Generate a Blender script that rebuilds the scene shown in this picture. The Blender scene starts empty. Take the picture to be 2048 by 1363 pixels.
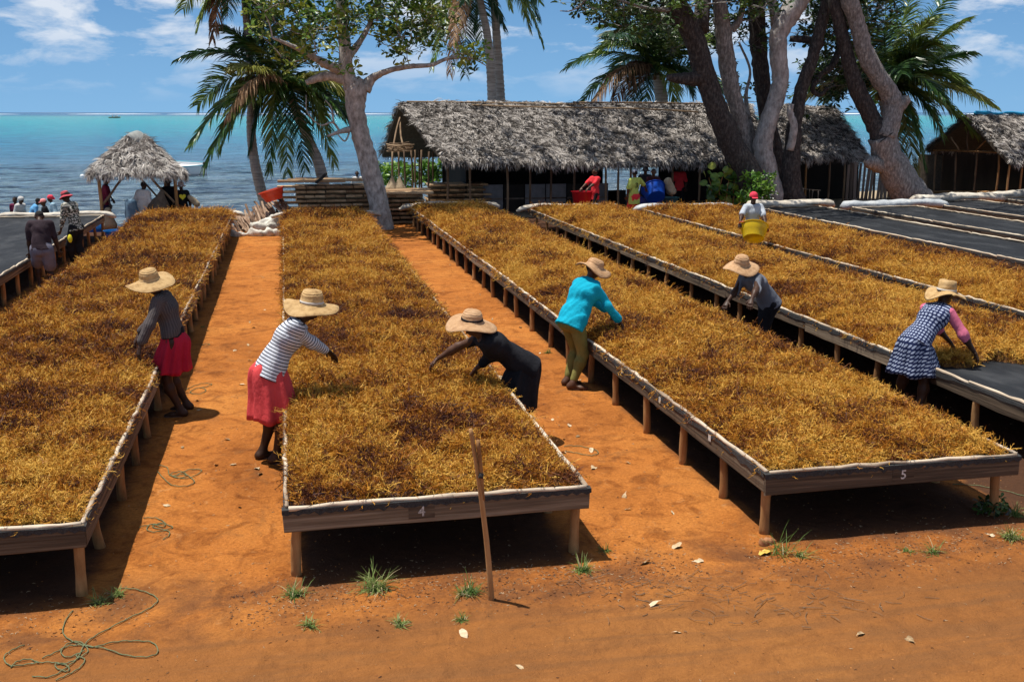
import bpy, math, random
import numpy as np
from mathutils import Vector, Matrix
random.seed(7); rng = np.random.default_rng(7)
sc = bpy.context.scene
R = math.radians

# ---------------------------------------------------------------- camera
F, CX, CY, EYE = 2150.0, 1024.0, 681.5, 3.3
YAW, PITCH = R(11.8), math.atan(457.5/2150.0)
FW = np.array([math.sin(YAW)*math.cos(PITCH), math.cos(YAW)*math.cos(PITCH), -math.sin(PITCH)])
RT = np.array([math.cos(YAW), -math.sin(YAW), 0.0]); UP = np.cross(RT, FW)
CAMP = np.array([0, 0, EYE])
cam = bpy.data.cameras.new('camera'); cam.lens = 36*F/2048; cam.sensor_width = 36; cam.clip_end = 30000; cam.clip_start = .1
co = bpy.data.objects.new('camera', cam); sc.collection.objects.link(co); sc.camera = co
co.location = CAMP
co.matrix_world = Matrix(((RT[0], UP[0], -FW[0], 0), (RT[1], UP[1], -FW[1], 0), (RT[2], UP[2], -FW[2], EYE), (0, 0, 0, 1)))

# ---------------------------------------------------------------- light
SUN = Vector((-0.27, 0.12, 1.0)).normalized()
w = bpy.data.worlds.new('World'); sc.world = w; w.use_nodes = True
nt = w.node_tree; nt.nodes.clear(); N = nt.nodes.new; L = nt.links.new
out = N('ShaderNodeOutputWorld'); bg = N('ShaderNodeBackground'); bg.inputs['Strength'].default_value = 0.05
sky = N('ShaderNodeTexSky'); sky.sky_type = 'NISHITA'; sky.sun_disc = False
sky.sun_elevation = math.asin(SUN.z); sky.sun_rotation = math.atan2(SUN.x, SUN.y); sky.air_density = 1.0; sky.dust_density = .25; sky.ozone_density = 3.0
tc = N('ShaderNodeTexCoord'); sep = N('ShaderNodeSeparateXYZ'); L(tc.outputs['Generated'], sep.inputs[0])
# soft cumulus: noise over the view direction, flattened towards the horizon
mp = N('ShaderNodeMapping'); mp.inputs['Scale'].default_value = (8.0, 8.0, 24.0); mp.inputs['Location'].default_value = (2.35, .9, .15)
L(tc.outputs['Generated'], mp.inputs[0])
nz = N('ShaderNodeTexNoise'); nz.inputs['Scale'].default_value = 1.35; nz.inputs['Detail'].default_value = 9; nz.inputs['Roughness'].default_value = .58
nz.inputs['Distortion'].default_value = .25; L(mp.outputs[0], nz.inputs['Vector'])
cr = N('ShaderNodeValToRGB'); cr.color_ramp.elements[0].position = .475; cr.color_ramp.elements[0].color = (0, 0, 0, 1)
cr.color_ramp.elements[1].position = .60; cr.color_ramp.elements[1].color = (1, 1, 1, 1); L(nz.outputs['Fac'], cr.inputs[0])
hz = N('ShaderNodeMapRange'); hz.inputs['From Min'].default_value = .008; hz.inputs['From Max'].default_value = .07; L(sep.outputs['Z'], hz.inputs['Value'])
mm = N('ShaderNodeMath'); mm.operation = 'MULTIPLY'; L(cr.outputs[0], mm.inputs[0]); L(hz.outputs[0], mm.inputs[1])
m2 = N('ShaderNodeMath'); m2.operation = 'MULTIPLY'; L(mm.outputs[0], m2.inputs[0]); m2.inputs[1].default_value = .9
tint = N('ShaderNodeMix'); tint.data_type = 'RGBA'; tint.blend_type = 'MULTIPLY'; tint.inputs['Factor'].default_value = 1
L(sky.outputs[0], tint.inputs['A']); tint.inputs['B'].default_value = (.8, .95, 1.2, 1)
# clear maritime air: the lowest band of sky is a clean pale blue all the way round
low = N('ShaderNodeMapRange'); low.interpolation_type = 'SMOOTHSTEP'; low.inputs['From Min'].default_value = .30; low.inputs['From Max'].default_value = .0; L(sep.outputs['Z'], low.inputs['Value'])
lz = N('ShaderNodeMapRange'); lz.inputs['From Min'].default_value = 0; lz.inputs['From Max'].default_value = .12; L(sep.outputs['Z'], lz.inputs['Value'])
lc = N('ShaderNodeMix'); lc.data_type = 'RGBA'; L(lz.outputs[0], lc.inputs['Factor']); lc.inputs['A'].default_value = (4.2, 8.4, 13.4, 1); lc.inputs['B'].default_value = (2.3, 6.0, 12.0, 1)
lm = N('ShaderNodeMix'); lm.data_type = 'RGBA'; L(low.outputs[0], lm.inputs['Factor']); L(tint.outputs['Result'], lm.inputs['A']); L(lc.outputs['Result'], lm.inputs['B'])
mix = N('ShaderNodeMix'); mix.data_type = 'RGBA'; L(m2.outputs[0], mix.inputs['Factor']); L(lm.outputs['Result'], mix.inputs['A'])
mix.inputs['B'].default_value = (13.5, 14.5, 16.0, 1)
L(mix.outputs['Result'], bg.inputs['Color']); L(bg.outputs[0], out.inputs[0])
sun = bpy.data.lights.new('sun', 'SUN'); sun.energy = 5.0; sun.angle = R(.53); sun.color = (1.0, .95, .87)
so = bpy.data.objects.new('sun', sun); sc.collection.objects.link(so)
so.rotation_euler = SUN.to_track_quat('Z', 'Y').to_euler()
sc.view_settings.view_transform = 'Standard'; sc.view_settings.look = 'None'; sc.view_settings.exposure = 0.2; sc.view_settings.gamma = 1
sc.view_settings.use_curve_mapping = False
sc.cycles.max_bounces = 5; sc.cycles.diffuse_bounces = 1; sc.cycles.glossy_bounces = 2; sc.cycles.transmission_bounces = 2; sc.cycles.transparent_max_bounces = 6

# ---------------------------------------------------------------- helpers
def ray(x, y): return FW*F+RT*(x-CX)-UP*(y-CY)
def at(x, y, z=0.0):
    d = ray(x, y); return CAMP+d*((z-EYE)/d[2])
def atY(x, y, Y):
    d = ray(x, y); return CAMP+d*(Y/d[1])
def mpp(P): return float((np.array(P)-CAMP)@FW)/F      # metres per photo pixel at P

def tag(o, label=None, cat=None, group=None, kind=None):
    if label: o['label'] = label
    if cat: o['category'] = cat
    if group: o['group'] = group
    if kind: o['kind'] = kind
    return o
def empty(name, loc, rz=0, **k):
    o = bpy.data.objects.new(name, None); sc.collection.objects.link(o); o.location = loc; o.rotation_euler.z = rz
    o.empty_display_size = .1
    return tag(o, **k)
def mesh(name, V, Fc, mats, parent=None, smooth=False, loc=None, mi=None, attrs=None, **k):
    """V (n,3); Fc list of index lists or int array"""
    me = bpy.data.meshes.new(name)
    V = np.asarray(V, dtype=np.float32)
    if isinstance(Fc, np.ndarray) and len(Fc):
        n, c = Fc.shape
        me.vertices.add(len(V)); me.vertices.foreach_set('co', V.ravel())
        me.loops.add(n*c); me.loops.foreach_set('vertex_index', Fc.astype(np.int32).ravel())
        me.polygons.add(n); me.polygons.foreach_set('loop_start', np.arange(0, n*c, c, dtype=np.int32))
        me.update(calc_edges=True)
    else:
        me.from_pydata([tuple(map(float, v)) for v in V], [], [list(map(int, f)) for f in Fc]); me.update()
    for m in (mats if isinstance(mats, (list, tuple)) else [mats]): me.materials.append(m)
    if mi is not None: me.polygons.foreach_set('material_index', np.asarray(mi, dtype=np.int32))
    if smooth: me.polygons.foreach_set('use_smooth', np.ones(len(me.polygons), dtype=bool))
    for an, (ty, arr) in (attrs or {}).items():
        a = me.attributes.new(an, ty, 'POINT')
        a.data.foreach_set('vector' if ty == 'FLOAT_VECTOR' else 'value', np.asarray(arr).ravel())
    o = bpy.data.objects.new(name, me); sc.collection.objects.link(o)
    if parent: o.parent = parent
    if loc is not None: o.location = loc
    return tag(o, **k)
def inst(src, parent=None, loc=None, rot=None, scale=None, **k):
    o = src.copy(); sc.collection.objects.link(o)
    if parent is not None: o.parent = parent
    if loc is not None: o.location = loc
    if rot is not None: o.rotation_euler = rot
    if scale is not None: o.scale = scale
    return tag(o, **k)
class MB:
    def __init__(s): s.v = []; s.f = []; s.m = []; s.n = 0
    def add(s, V, Fc, m=0):
        V = np.asarray(V, float); s.v.append(V)
        for f in Fc: s.f.append([int(i)+s.n for i in f]); s.m.append(m)
        s.n += len(V); return s
    def build(s, name, mats, parent=None, **k):
        return mesh(name, np.concatenate(s.v), s.f, mats, parent, mi=s.m, **k)
def nrm(v): v = np.asarray(v, float); return v/(np.linalg.norm(v)+1e-12)
def catmull(P, n=6):
    P = np.asarray(P, float)
    if len(P) < 3: return np.array([P[0]+(P[-1]-P[0])*t for t in np.linspace(0, 1, n+1)])
    Q = np.vstack([2*P[0]-P[1], P, 2*P[-1]-P[-2]]); o = []
    for i in range(1, len(Q)-2):
        for t in np.linspace(0, 1, n, endpoint=False):
            a, b, c, d = Q[i-1:i+3]
            o.append(.5*((2*b)+(-a+c)*t+(2*a-5*b+4*c-d)*t*t+(-a+3*b-3*c+d)*t**3))
    o.append(P[-1]); return np.array(o)
def tube(P, Rr, seg=8, bump=0.0, cap=True, seed=0, flat=1.0):
    """tube along points P with radii Rr -> V, F"""
    P = np.asarray(P, float); n = len(P); Rr = np.broadcast_to(np.asarray(Rr, float), (n,))
    r_ = np.random.default_rng(seed+n)
    T = np.gradient(P, axis=0); T /= np.linalg.norm(T, axis=1)[:, None]+1e-12
    ref = np.array([0, 0, 1.]) if abs(T[0][2]) < .9 else np.array([1., 0, 0])
    u = nrm(np.cross(T[0], ref)); V = []
    ang = np.arange(seg)*2*np.pi/seg
    for i in range(n):
        u = nrm(u-T[i]*(u@T[i])); v = np.cross(T[i], u)
        rr = Rr[i]*(1+bump*r_.normal(size=seg)) if bump else np.full(seg, Rr[i])
        V.append(P[i]+(np.cos(ang)*rr)[:, None]*u+(np.sin(ang)*rr*flat)[:, None]*v)
    V = np.concatenate(V); Fc = []
    for i in range(n-1):
        for j in range(seg):
            k = (j+1) % seg; Fc.append([i*seg+j, i*seg+k, (i+1)*seg+k, (i+1)*seg+j])
    if cap: Fc.append(list(range(seg))[::-1]); Fc.append([(n-1)*seg+j for j in range(seg)])
    return V, Fc
def box(sx, sy, sz, c=(0, 0, 0), bev=.0):
    x, y, z = sx/2, sy/2, sz/2
    V = np.array([(a*x, b*y, d*z) for d in (-1, 1) for a, b in ((-1, -1), (1, -1), (1, 1), (-1, 1))])+np.array(c)
    return V, [[3, 2, 1, 0], [4, 5, 6, 7], [0, 1, 5, 4], [1, 2, 6, 5], [2, 3, 7, 6], [3, 0, 4, 7]]
def plank(Lx, wy, hz, seed=0, jag=.004, n=5):
    """board along x, subdivided and slightly uneven, chamfered"""
    r_ = np.random.default_rng(seed); V = []; c = min(wy, hz)*.15
    prof = np.array([(-wy/2+c, -hz/2), (wy/2-c, -hz/2), (wy/2, -hz/2+c), (wy/2, hz/2-c), (wy/2-c, hz/2), (-wy/2+c, hz/2), (-wy/2, hz/2-c), (-wy/2, -hz/2+c)])
    for i, x in enumerate(np.linspace(-Lx/2, Lx/2, n)):
        dz = r_.normal()*jag; dy = r_.normal()*jag*.5
        V += [(x+(r_.normal()*.002), p[0]+dy, p[1]+dz+r_.normal()*jag*.3) for p in prof]
    Fc = []
    for i in range(n-1):
        for j in range(8): k = (j+1) % 8; Fc.append([i*8+j, (i+1)*8+j, (i+1)*8+k, i*8+k])
    Fc.append(list(range(8))); Fc.append([(n-1)*8+j for j in range(8)][::-1])
    return np.array(V), Fc
def lathe(prof, seg=32, wob=0, seed=0):
    r_ = np.random.default_rng(seed); ph = r_.uniform(0, 6.28, 3)
    V = []; Fc = []; a = np.arange(seg)*2*np.pi/seg
    for r, z in prof:
        w_ = wob*(r**2)*(np.sin(2*a+ph[0])+.6*np.sin(3*a+ph[1]))
        V.append(np.stack([np.cos(a)*r, np.sin(a)*r, z+w_], 1))
    V = np.concatenate(V)
    for i in range(len(prof)-1):
        for j in range(seg): k = (j+1) % seg; Fc.append([i*seg+j, i*seg+k, (i+1)*seg+k, (i+1)*seg+j])
    Fc.append(list(range(seg))[::-1]); Fc.append([(len(prof)-1)*seg+j for j in range(seg)])
    return V, Fc

def mat(name, cols, scale=5, rough=.8, bump=0., bscale=None, stretch=(1, 1, 1), det=5, rnd=0., inst_rnd=False, coord='Object', metal=0, spec=.4, trans=0, bdist=.02, hue=0):
    """principled material; colour from a ramp over noise, varied per object or per instance"""
    m = bpy.data.materials.new(name); m.use_nodes = True; t = m.node_tree; n_ = t.nodes; l_ = t.links
    b = n_['Principled BSDF']; b.inputs['Roughness'].default_value = rough; b.inputs['Metallic'].default_value = metal
    b.inputs['Specular IOR Level'].default_value = spec
    if not isinstance(cols[0], (list, tuple)): cols = [cols]
    tcn = n_.new('ShaderNodeTexCoord'); mpn = n_.new('ShaderNodeMapping'); mpn.inputs['Scale'].default_value = stretch
    l_.new(tcn.outputs[coord], mpn.inputs[0])
    oi = n_.new('ShaderNodeObjectInfo'); sm = n_.new('ShaderNodeVectorMath'); sm.operation = 'SCALE'; sm.inputs[0].default_value = (17, 23, 31)
    l_.new(oi.outputs['Random'], sm.inputs['Scale']); l_.new(sm.outputs[0], mpn.inputs['Location'])
    if len(cols) > 1:
        nz = n_.new('ShaderNodeTexNoise'); nz.inputs['Scale'].default_value = scale; nz.inputs['Detail'].default_value = det; nz.inputs['Roughness'].default_value = .65
        l_.new(mpn.outputs[0], nz.inputs['Vector'])
        fac = nz.outputs['Fac']
        if inst_rnd:
            at_ = n_.new('ShaderNodeAttribute'); at_.attribute_type = 'INSTANCER'; at_.attribute_name = 'rnd'
            ad = n_.new('ShaderNodeMath'); ad.operation = 'MULTIPLY_ADD'; l_.new(at_.outputs['Fac'], ad.inputs[0]); ad.inputs[1].default_value = rnd; l_.new(fac, ad.inputs[2]); fac = ad.outputs[0]
            s_ = n_.new('ShaderNodeMath'); s_.operation = 'SUBTRACT'; l_.new(fac, s_.inputs[0]); s_.inputs[1].default_value = rnd/2; fac = s_.outputs[0]
        elif rnd:
            ad = n_.new('ShaderNodeMath'); ad.operation = 'MULTIPLY_ADD'; l_.new(oi.outputs['Random'], ad.inputs[0]); ad.inputs[1].default_value = rnd; l_.new(fac, ad.inputs[2])
            s_ = n_.new('ShaderNodeMath'); s_.operation = 'SUBTRACT'; l_.new(ad.outputs[0], s_.inputs[0]); s_.inputs[1].default_value = rnd/2; fac = s_.outputs[0]
        rp = n_.new('ShaderNodeValToRGB'); rp.color_ramp.interpolation = 'LINEAR'
        ps = np.linspace(.28, .72, len(cols)); e = rp.color_ramp.elements
        while len(e) < len(cols): e.new(.5)
        for i, c in enumerate(cols): e[i].position = ps[i]; e[i].color = (*c, 1)
        l_.new(fac, rp.inputs[0]); l_.new(rp.outputs[0], b.inputs['Base Color'])
    else: b.inputs['Base Color'].default_value = (*cols[0], 1)
    if bump:
        n2 = n_.new('ShaderNodeTexNoise'); n2.inputs['Scale'].default_value = bscale or scale*3; n2.inputs['Detail'].default_value = 6; n2.inputs['Roughness'].default_value = .6
        l_.new(mpn.outputs[0], n2.inputs['Vector'])
        bp = n_.new('ShaderNodeBump'); bp.inputs['Strength'].default_value = bump; bp.inputs['Distance'].default_value = bdist
        l_.new(n2.outputs['Fac'], bp.inputs['Height']); l_.new(bp.outputs[0], b.inputs['Normal'])
    if trans:   # thin leaf: some light passes through
        tr = n_.new('ShaderNodeBsdfTranslucent'); mx = n_.new('ShaderNodeMixShader'); mx.inputs[0].default_value = trans
        if len(cols) > 1: l_.new(rp.outputs[0], tr.inputs['Color'])
        else: tr.inputs['Color'].default_value = (*cols[0], 1)
        l_.new(b.outputs[0], mx.inputs[1]); l_.new(tr.outputs[0], mx.inputs[2]); l_.new(mx.outputs[0], n_['Material Output'].inputs[0])
    return m

def gn_tree(K):
    """instances the object's own prototype pieces (pid 0..K-1) on its loose points (pid -1); pid -2 is kept as it is"""
    g = bpy.data.node_groups.new('scatter_pieces', 'GeometryNodeTree')
    g.interface.new_socket('Geometry', in_out='INPUT', socket_type='NodeSocketGeometry'); g.interface.new_socket('Geometry', in_out='OUTPUT', socket_type='NodeSocketGeometry')
    n_ = g.nodes; l_ = g.links; gi = n_.new('NodeGroupInput'); go = n_.new('NodeGroupOutput')
    def named(nm, ty):
        a = n_.new('GeometryNodeInputNamedAttribute'); a.data_type = ty; a.inputs['Name'].default_value = nm; return a.outputs['Attribute']
    pid = named('pid', 'INT')
    def sepn(geo, k):
        c = n_.new('FunctionNodeCompare'); c.data_type = 'INT'; c.operation = 'EQUAL'; l_.new(pid, c.inputs[2]); c.inputs[3].default_value = k
        s = n_.new('GeometryNodeSeparateGeometry'); s.domain = 'POINT'; l_.new(geo, s.inputs[0]); l_.new(c.outputs[0], s.inputs['Selection']); return s
    s0 = sepn(gi.outputs[0], -2); s1 = sepn(s0.outputs[1], -1)
    jn = n_.new('GeometryNodeJoinGeometry')
    for k in range(K):
        s = sepn(s1.outputs[1], k); t = n_.new('GeometryNodeGeometryToInstance'); l_.new(s.outputs[0], t.inputs[0]); l_.new(t.outputs[0], jn.inputs[0])
    ip = n_.new('GeometryNodeInstanceOnPoints'); ip.inputs['Pick Instance'].default_value = True
    l_.new(s1.outputs[0], ip.inputs['Points']); l_.new(jn.outputs[0], ip.inputs['Instance']); l_.new(named('idx', 'INT'), ip.inputs['Instance Index'])
    er = n_.new('FunctionNodeEulerToRotation'); l_.new(named('rot', 'FLOAT_VECTOR'), er.inputs[0]); l_.new(er.outputs[0], ip.inputs['Rotation'])
    l_.new(named('scl', 'FLOAT'), ip.inputs['Scale'])
    j2 = n_.new('GeometryNodeJoinGeometry'); l_.new(ip.outputs[0], j2.inputs[0]); l_.new(s0.outputs[0], j2.inputs[0]); l_.new(j2.outputs[0], go.inputs[0])
    return g
_GN = {}
def scatter(name, protos, P, Rt, S, mats, base=None, parent=None, loc=None, rnd=None, pm=None, **k):
    K = len(protos); n = len(P); V = []; Fc = []; pid = []; off = 0; mi = []
    if base is not None:
        V.append(np.asarray(base[0])); Fc += [list(f) for f in base[1]]; pid.append(np.full(len(base[0]), -2)); off += len(base[0]); mi += [1]*len(base[1])
    for i, (v, f) in enumerate(protos):
        V.append(np.asarray(v)); Fc += [[int(a)+off for a in q] for q in f]; pid.append(np.full(len(v), i)); off += len(v); mi += [pm[i] if pm else 0]*len(f)
    V.append(np.asarray(P, float)); pid.append(np.full(n, -1)); tot = off+n
    rot = np.zeros((tot, 3)); rot[off:] = Rt; scl = np.ones(tot); scl[off:] = S
    idx = np.zeros(tot, int); idx[off:] = rng.integers(0, K, n); rn = np.zeros(tot); rn[off:] = rng.random(n) if rnd is None else rnd
    o = mesh(name, np.concatenate(V), Fc, mats, parent, loc=loc, mi=mi, attrs=dict(pid=('INT', np.concatenate(pid).astype(np.int32)), rot=('FLOAT_VECTOR', rot.astype(np.float32)),
             scl=('FLOAT', scl.astype(np.float32)), idx=('INT', idx.astype(np.int32)), rnd=('FLOAT', rn.astype(np.float32))), **k)
    if K not in _GN: _GN[K] = gn_tree(K)
    md = o.modifiers.new('scatter', 'NODES'); md.node_group = _GN[K]
    return o
from mathutils import noise as mn
def fnoise(x, y, s=1, seed=0): return mn.noise(Vector((x*s+seed*7.1, y*s-seed*3.3, seed*1.7)))
def vnoise(X, Y, s=1, seed=0, oct=3):
    """cheap vectorised value noise (numpy)"""
    out_ = np.zeros(np.broadcast(X, Y).shape); amp = 1.; tot = 0
    for o_ in range(oct):
        x = X*s*2**o_+seed*13.7; y = Y*s*2**o_-seed*5.1
        xi = np.floor(x).astype(int); yi = np.floor(y).astype(int); fx = x-xi; fy = y-yi; fx = fx*fx*(3-2*fx); fy = fy*fy*(3-2*fy)
        h = lambda a, b: (np.sin(a*127.1+b*311.7+seed*74.7+o_*19.1)*43758.5453) % 1
        out_ += amp*((h(xi, yi)*(1-fx)+h(xi+1, yi)*fx)*(1-fy)+(h(xi, yi+1)*(1-fx)+h(xi+1, yi+1)*fx)*fy-.5)*2
        tot += amp; amp *= .5
    return out_/tot
def grid(xs, ys, zf):
    X, Y = np.meshgrid(xs, ys, indexing='ij'); Z = zf(X, Y); nx, ny = X.shape
    V = np.stack([X, Y, Z], -1).reshape(-1, 3); i = np.arange(nx*ny).reshape(nx, ny)
    Fc = np.stack([i[:-1, :-1], i[1:, :-1], i[1:, 1:], i[:-1, 1:]], -1).reshape(-1, 4)
    return V, Fc
# ---------------------------------------------------------------- ground, sea
GX0, SEA_Z = 0, -0.9
def shore(X): return 33.4+.35*np.sin(X*.5)+np.clip((X-2)*.9, 0, 9)      # where the soil starts to fall to the beach
def groundz(X, Y):
    z = .018*vnoise(X, Y, .8, 1)+.008*vnoise(X, Y, 3.5, 2)
    z = z + .03*np.exp(-((Y-6.9)/.35)**2)*(vnoise(X, Y, 1.1, 5)*.6+.3)
    d = np.clip(Y-shore(X), 0, 400)
    return z-np.minimum(d*.42, 1.6+.004*d)
xs = np.concatenate([np.linspace(-6000, -30, 18), np.linspace(-28, -7, 22), np.arange(-6.5, 10.5, .09), np.linspace(10.6, 30, 90), np.linspace(33, 6000, 22)])
ys = np.concatenate([np.linspace(-60, 4.4, 20), np.arange(4.5, 16, .08), np.arange(16, 33, .2), np.arange(33, 48, .3), np.linspace(50, 120, 10)])
V, Fc = grid(xs, ys, groundz)

def soil():
    m = bpy.data.materials.new('orange_soil'); m.use_nodes = True; t = m.node_tree; n_ = t.nodes; l_ = t.links; b = n_['Principled BSDF']
    b.inputs['Roughness'].default_value = .95; b.inputs['Specular IOR Level'].default_value = .15
    tcn = n_.new('ShaderNodeTexCoord'); P = tcn.outputs['Object']
    def noise(s, d=6, r=.6, dist=0, st=None):
        a = n_.new('ShaderNodeTexNoise'); a.inputs['Scale'].default_value = s; a.inputs['Detail'].default_value = d; a.inputs['Roughness'].default_value = r; a.inputs['Distortion'].default_value = dist
        if st:
            q = n_.new('ShaderNodeMapping'); q.inputs['Scale'].default_value = st; q.inputs['Rotation'].default_value = (0, 0, R(12)); l_.new(P, q.inputs[0]); l_.new(q.outputs[0], a.inputs['Vector'])
        else: l_.new(P, a.inputs['Vector'])
        return a.outputs['Fac']
    def ramp(f, *el):
        r = n_.new('ShaderNodeValToRGB'); e = r.color_ramp.elements
        while len(e) < len(el): e.new(.5)
        for i, (p, c) in enumerate(el): e[i].position = p; e[i].color = (*c, 1)
        l_.new(f, r.inputs[0]); return r.outputs[0]
    def mixc(f, a, b_, mode='MIX'):
        x = n_.new('ShaderNodeMix'); x.data_type = 'RGBA'; x.blend_type = mode
        if isinstance(f, float): x.inputs['Factor'].default_value = f
        else: l_.new(f, x.inputs['Factor'])
        for s, v in (('A', a), ('B', b_)):
            if isinstance(v, tuple): x.inputs[s].default_value = (*v, 1)
            else: l_.new(v, x.inputs[s])
        return x.outputs['Result']
    def math_m(a, k):
        x = n_.new('ShaderNodeMath'); x.operation = 'MULTIPLY'; l_.new(a, x.inputs[0]); x.inputs[1].default_value = k; return x.outputs[0]
    base = ramp(noise(.55, 7, .6, .4), (.3, (.36, .122, .024)), (.5, (.49, .175, .035)), (.72, (.58, .235, .052)))
    fine = ramp(noise(38, 6, .75), (.35, (.72, .66, .6)), (.6, (1.08, 1.06, 1.05)))
    c = mixc(1., base, fine, 'MULTIPLY')
    # footprints and scuffs, streaks of raked soil
    st = ramp(noise(3.2, 8, .7, 1.2), (.36, (.45, .37, .32)), (.52, (1, 1, 1)))
    c = mixc(.75, c, mixc(1., c, st, 'MULTIPLY'))
    # dark trodden stains and pale scuffs
    stn = ramp(noise(2.0, 7, .72, .8), (.30, (1, 1, 1)), (.44, (0, 0, 0)))
    c = mixc(math_m(stn, .6), c, (.17, .075, .028))
    pal = ramp(noise(5.5, 6, .7, 1.2), (.60, (0, 0, 0)), (.74, (1, 1, 1)))
    c = mixc(math_m(pal, .45), c, (.66, .36, .15))
    # the road in the foreground: duller, greyer brown, and dark damp soil along the tray ends
    sp = n_.new('ShaderNodeSeparateXYZ'); l_.new(P, sp.inputs[0])
    def band(lo, hi):
        r = n_.new('ShaderNodeMapRange'); r.interpolation_type = 'SMOOTHSTEP'; r.inputs['From Min'].default_value = lo; r.inputs['From Max'].default_value = hi; l_.new(sp.outputs['Y'], r.inputs['Value']); return r.outputs[0]
    def math_(op, a, b_):
        x = n_.new('ShaderNodeMath'); x.operation = op
        for i, v in enumerate((a, b_)):
            if isinstance(v, (int, float)): x.inputs[i].default_value = v
            else: l_.new(v, x.inputs[i])
        return x.outputs[0]
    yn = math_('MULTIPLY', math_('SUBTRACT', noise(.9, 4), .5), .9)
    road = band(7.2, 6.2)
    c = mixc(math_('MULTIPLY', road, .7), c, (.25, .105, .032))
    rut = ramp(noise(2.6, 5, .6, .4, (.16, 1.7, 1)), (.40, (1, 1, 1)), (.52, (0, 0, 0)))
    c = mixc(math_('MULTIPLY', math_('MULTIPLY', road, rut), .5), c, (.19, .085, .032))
    nn = ramp(noise(1.3, 6, .7, .5), (.42, (0, 0, 0)), (.6, (1, 1, 1)))
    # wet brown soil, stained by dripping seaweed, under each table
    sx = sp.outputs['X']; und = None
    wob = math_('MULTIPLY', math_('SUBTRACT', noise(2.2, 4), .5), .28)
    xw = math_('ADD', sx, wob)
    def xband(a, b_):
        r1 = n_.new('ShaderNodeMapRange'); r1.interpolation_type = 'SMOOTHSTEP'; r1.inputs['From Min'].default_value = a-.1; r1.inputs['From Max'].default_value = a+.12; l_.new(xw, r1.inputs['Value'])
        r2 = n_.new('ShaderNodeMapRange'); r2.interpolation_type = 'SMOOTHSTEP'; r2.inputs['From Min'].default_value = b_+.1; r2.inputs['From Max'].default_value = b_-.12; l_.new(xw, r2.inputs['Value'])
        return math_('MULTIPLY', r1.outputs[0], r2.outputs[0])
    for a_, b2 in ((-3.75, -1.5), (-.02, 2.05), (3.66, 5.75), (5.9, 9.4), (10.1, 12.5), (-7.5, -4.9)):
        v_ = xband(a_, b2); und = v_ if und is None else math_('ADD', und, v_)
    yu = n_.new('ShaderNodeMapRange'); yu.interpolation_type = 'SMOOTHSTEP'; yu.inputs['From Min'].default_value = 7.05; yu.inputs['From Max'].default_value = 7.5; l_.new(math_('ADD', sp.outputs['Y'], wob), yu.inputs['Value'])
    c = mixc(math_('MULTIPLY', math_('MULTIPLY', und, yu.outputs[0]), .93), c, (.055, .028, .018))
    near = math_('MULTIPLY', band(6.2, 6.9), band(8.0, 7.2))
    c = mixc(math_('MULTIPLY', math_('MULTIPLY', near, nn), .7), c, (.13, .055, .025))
    speck = ramp(noise(120, 3, .6), (.70, (0, 0, 0)), (.76, (1, 1, 1)))
    c = mixc(math_('MULTIPLY', speck, .35), c, (.62, .42, .25))
    # pale coral sand towards the water
    c = mixc(band(33.2, 34.2), c, (.42, .33, .22))
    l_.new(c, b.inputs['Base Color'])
    h = math_('ADD', math_('MULTIPLY', noise(9, 8, .7, .5), .6), math_('MULTIPLY', noise(60, 5, .7), .35))
    h = math_('ADD', h, math_('MULTIPLY', noise(3.0, 6, .65, 1.0), .8))
    vo = n_.new('ShaderNodeTexVoronoi'); vo.feature = 'SMOOTH_F1'; vo.inputs['Scale'].default_value = 3.6; vo.inputs['Smoothness'].default_value = .6; vo.inputs['Randomness'].default_value = 1
    wp = n_.new('ShaderNodeVectorMath'); wp.operation = 'ADD'; l_.new(P, wp.inputs[0]); nv = n_.new('ShaderNodeTexNoise'); nv.inputs['Scale'].default_value = 2.5; l_.new(P, nv.inputs['Vector']); l_.new(nv.outputs['Color'], wp.inputs[1]); l_.new(wp.outputs[0], vo.inputs['Vector'])
    h = math_('ADD', h, math_('MULTIPLY', vo.outputs['Distance'], .9))
    bp = n_.new('ShaderNodeBump'); bp.inputs['Strength'].default_value = .8; bp.inputs['Distance'].default_value = .06; l_.new(h, bp.inputs['Height']); l_.new(bp.outputs[0], b.inputs['Normal'])
    return m
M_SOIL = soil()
mesh('ground', V, Fc, M_SOIL, smooth=True, kind='structure')

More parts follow.
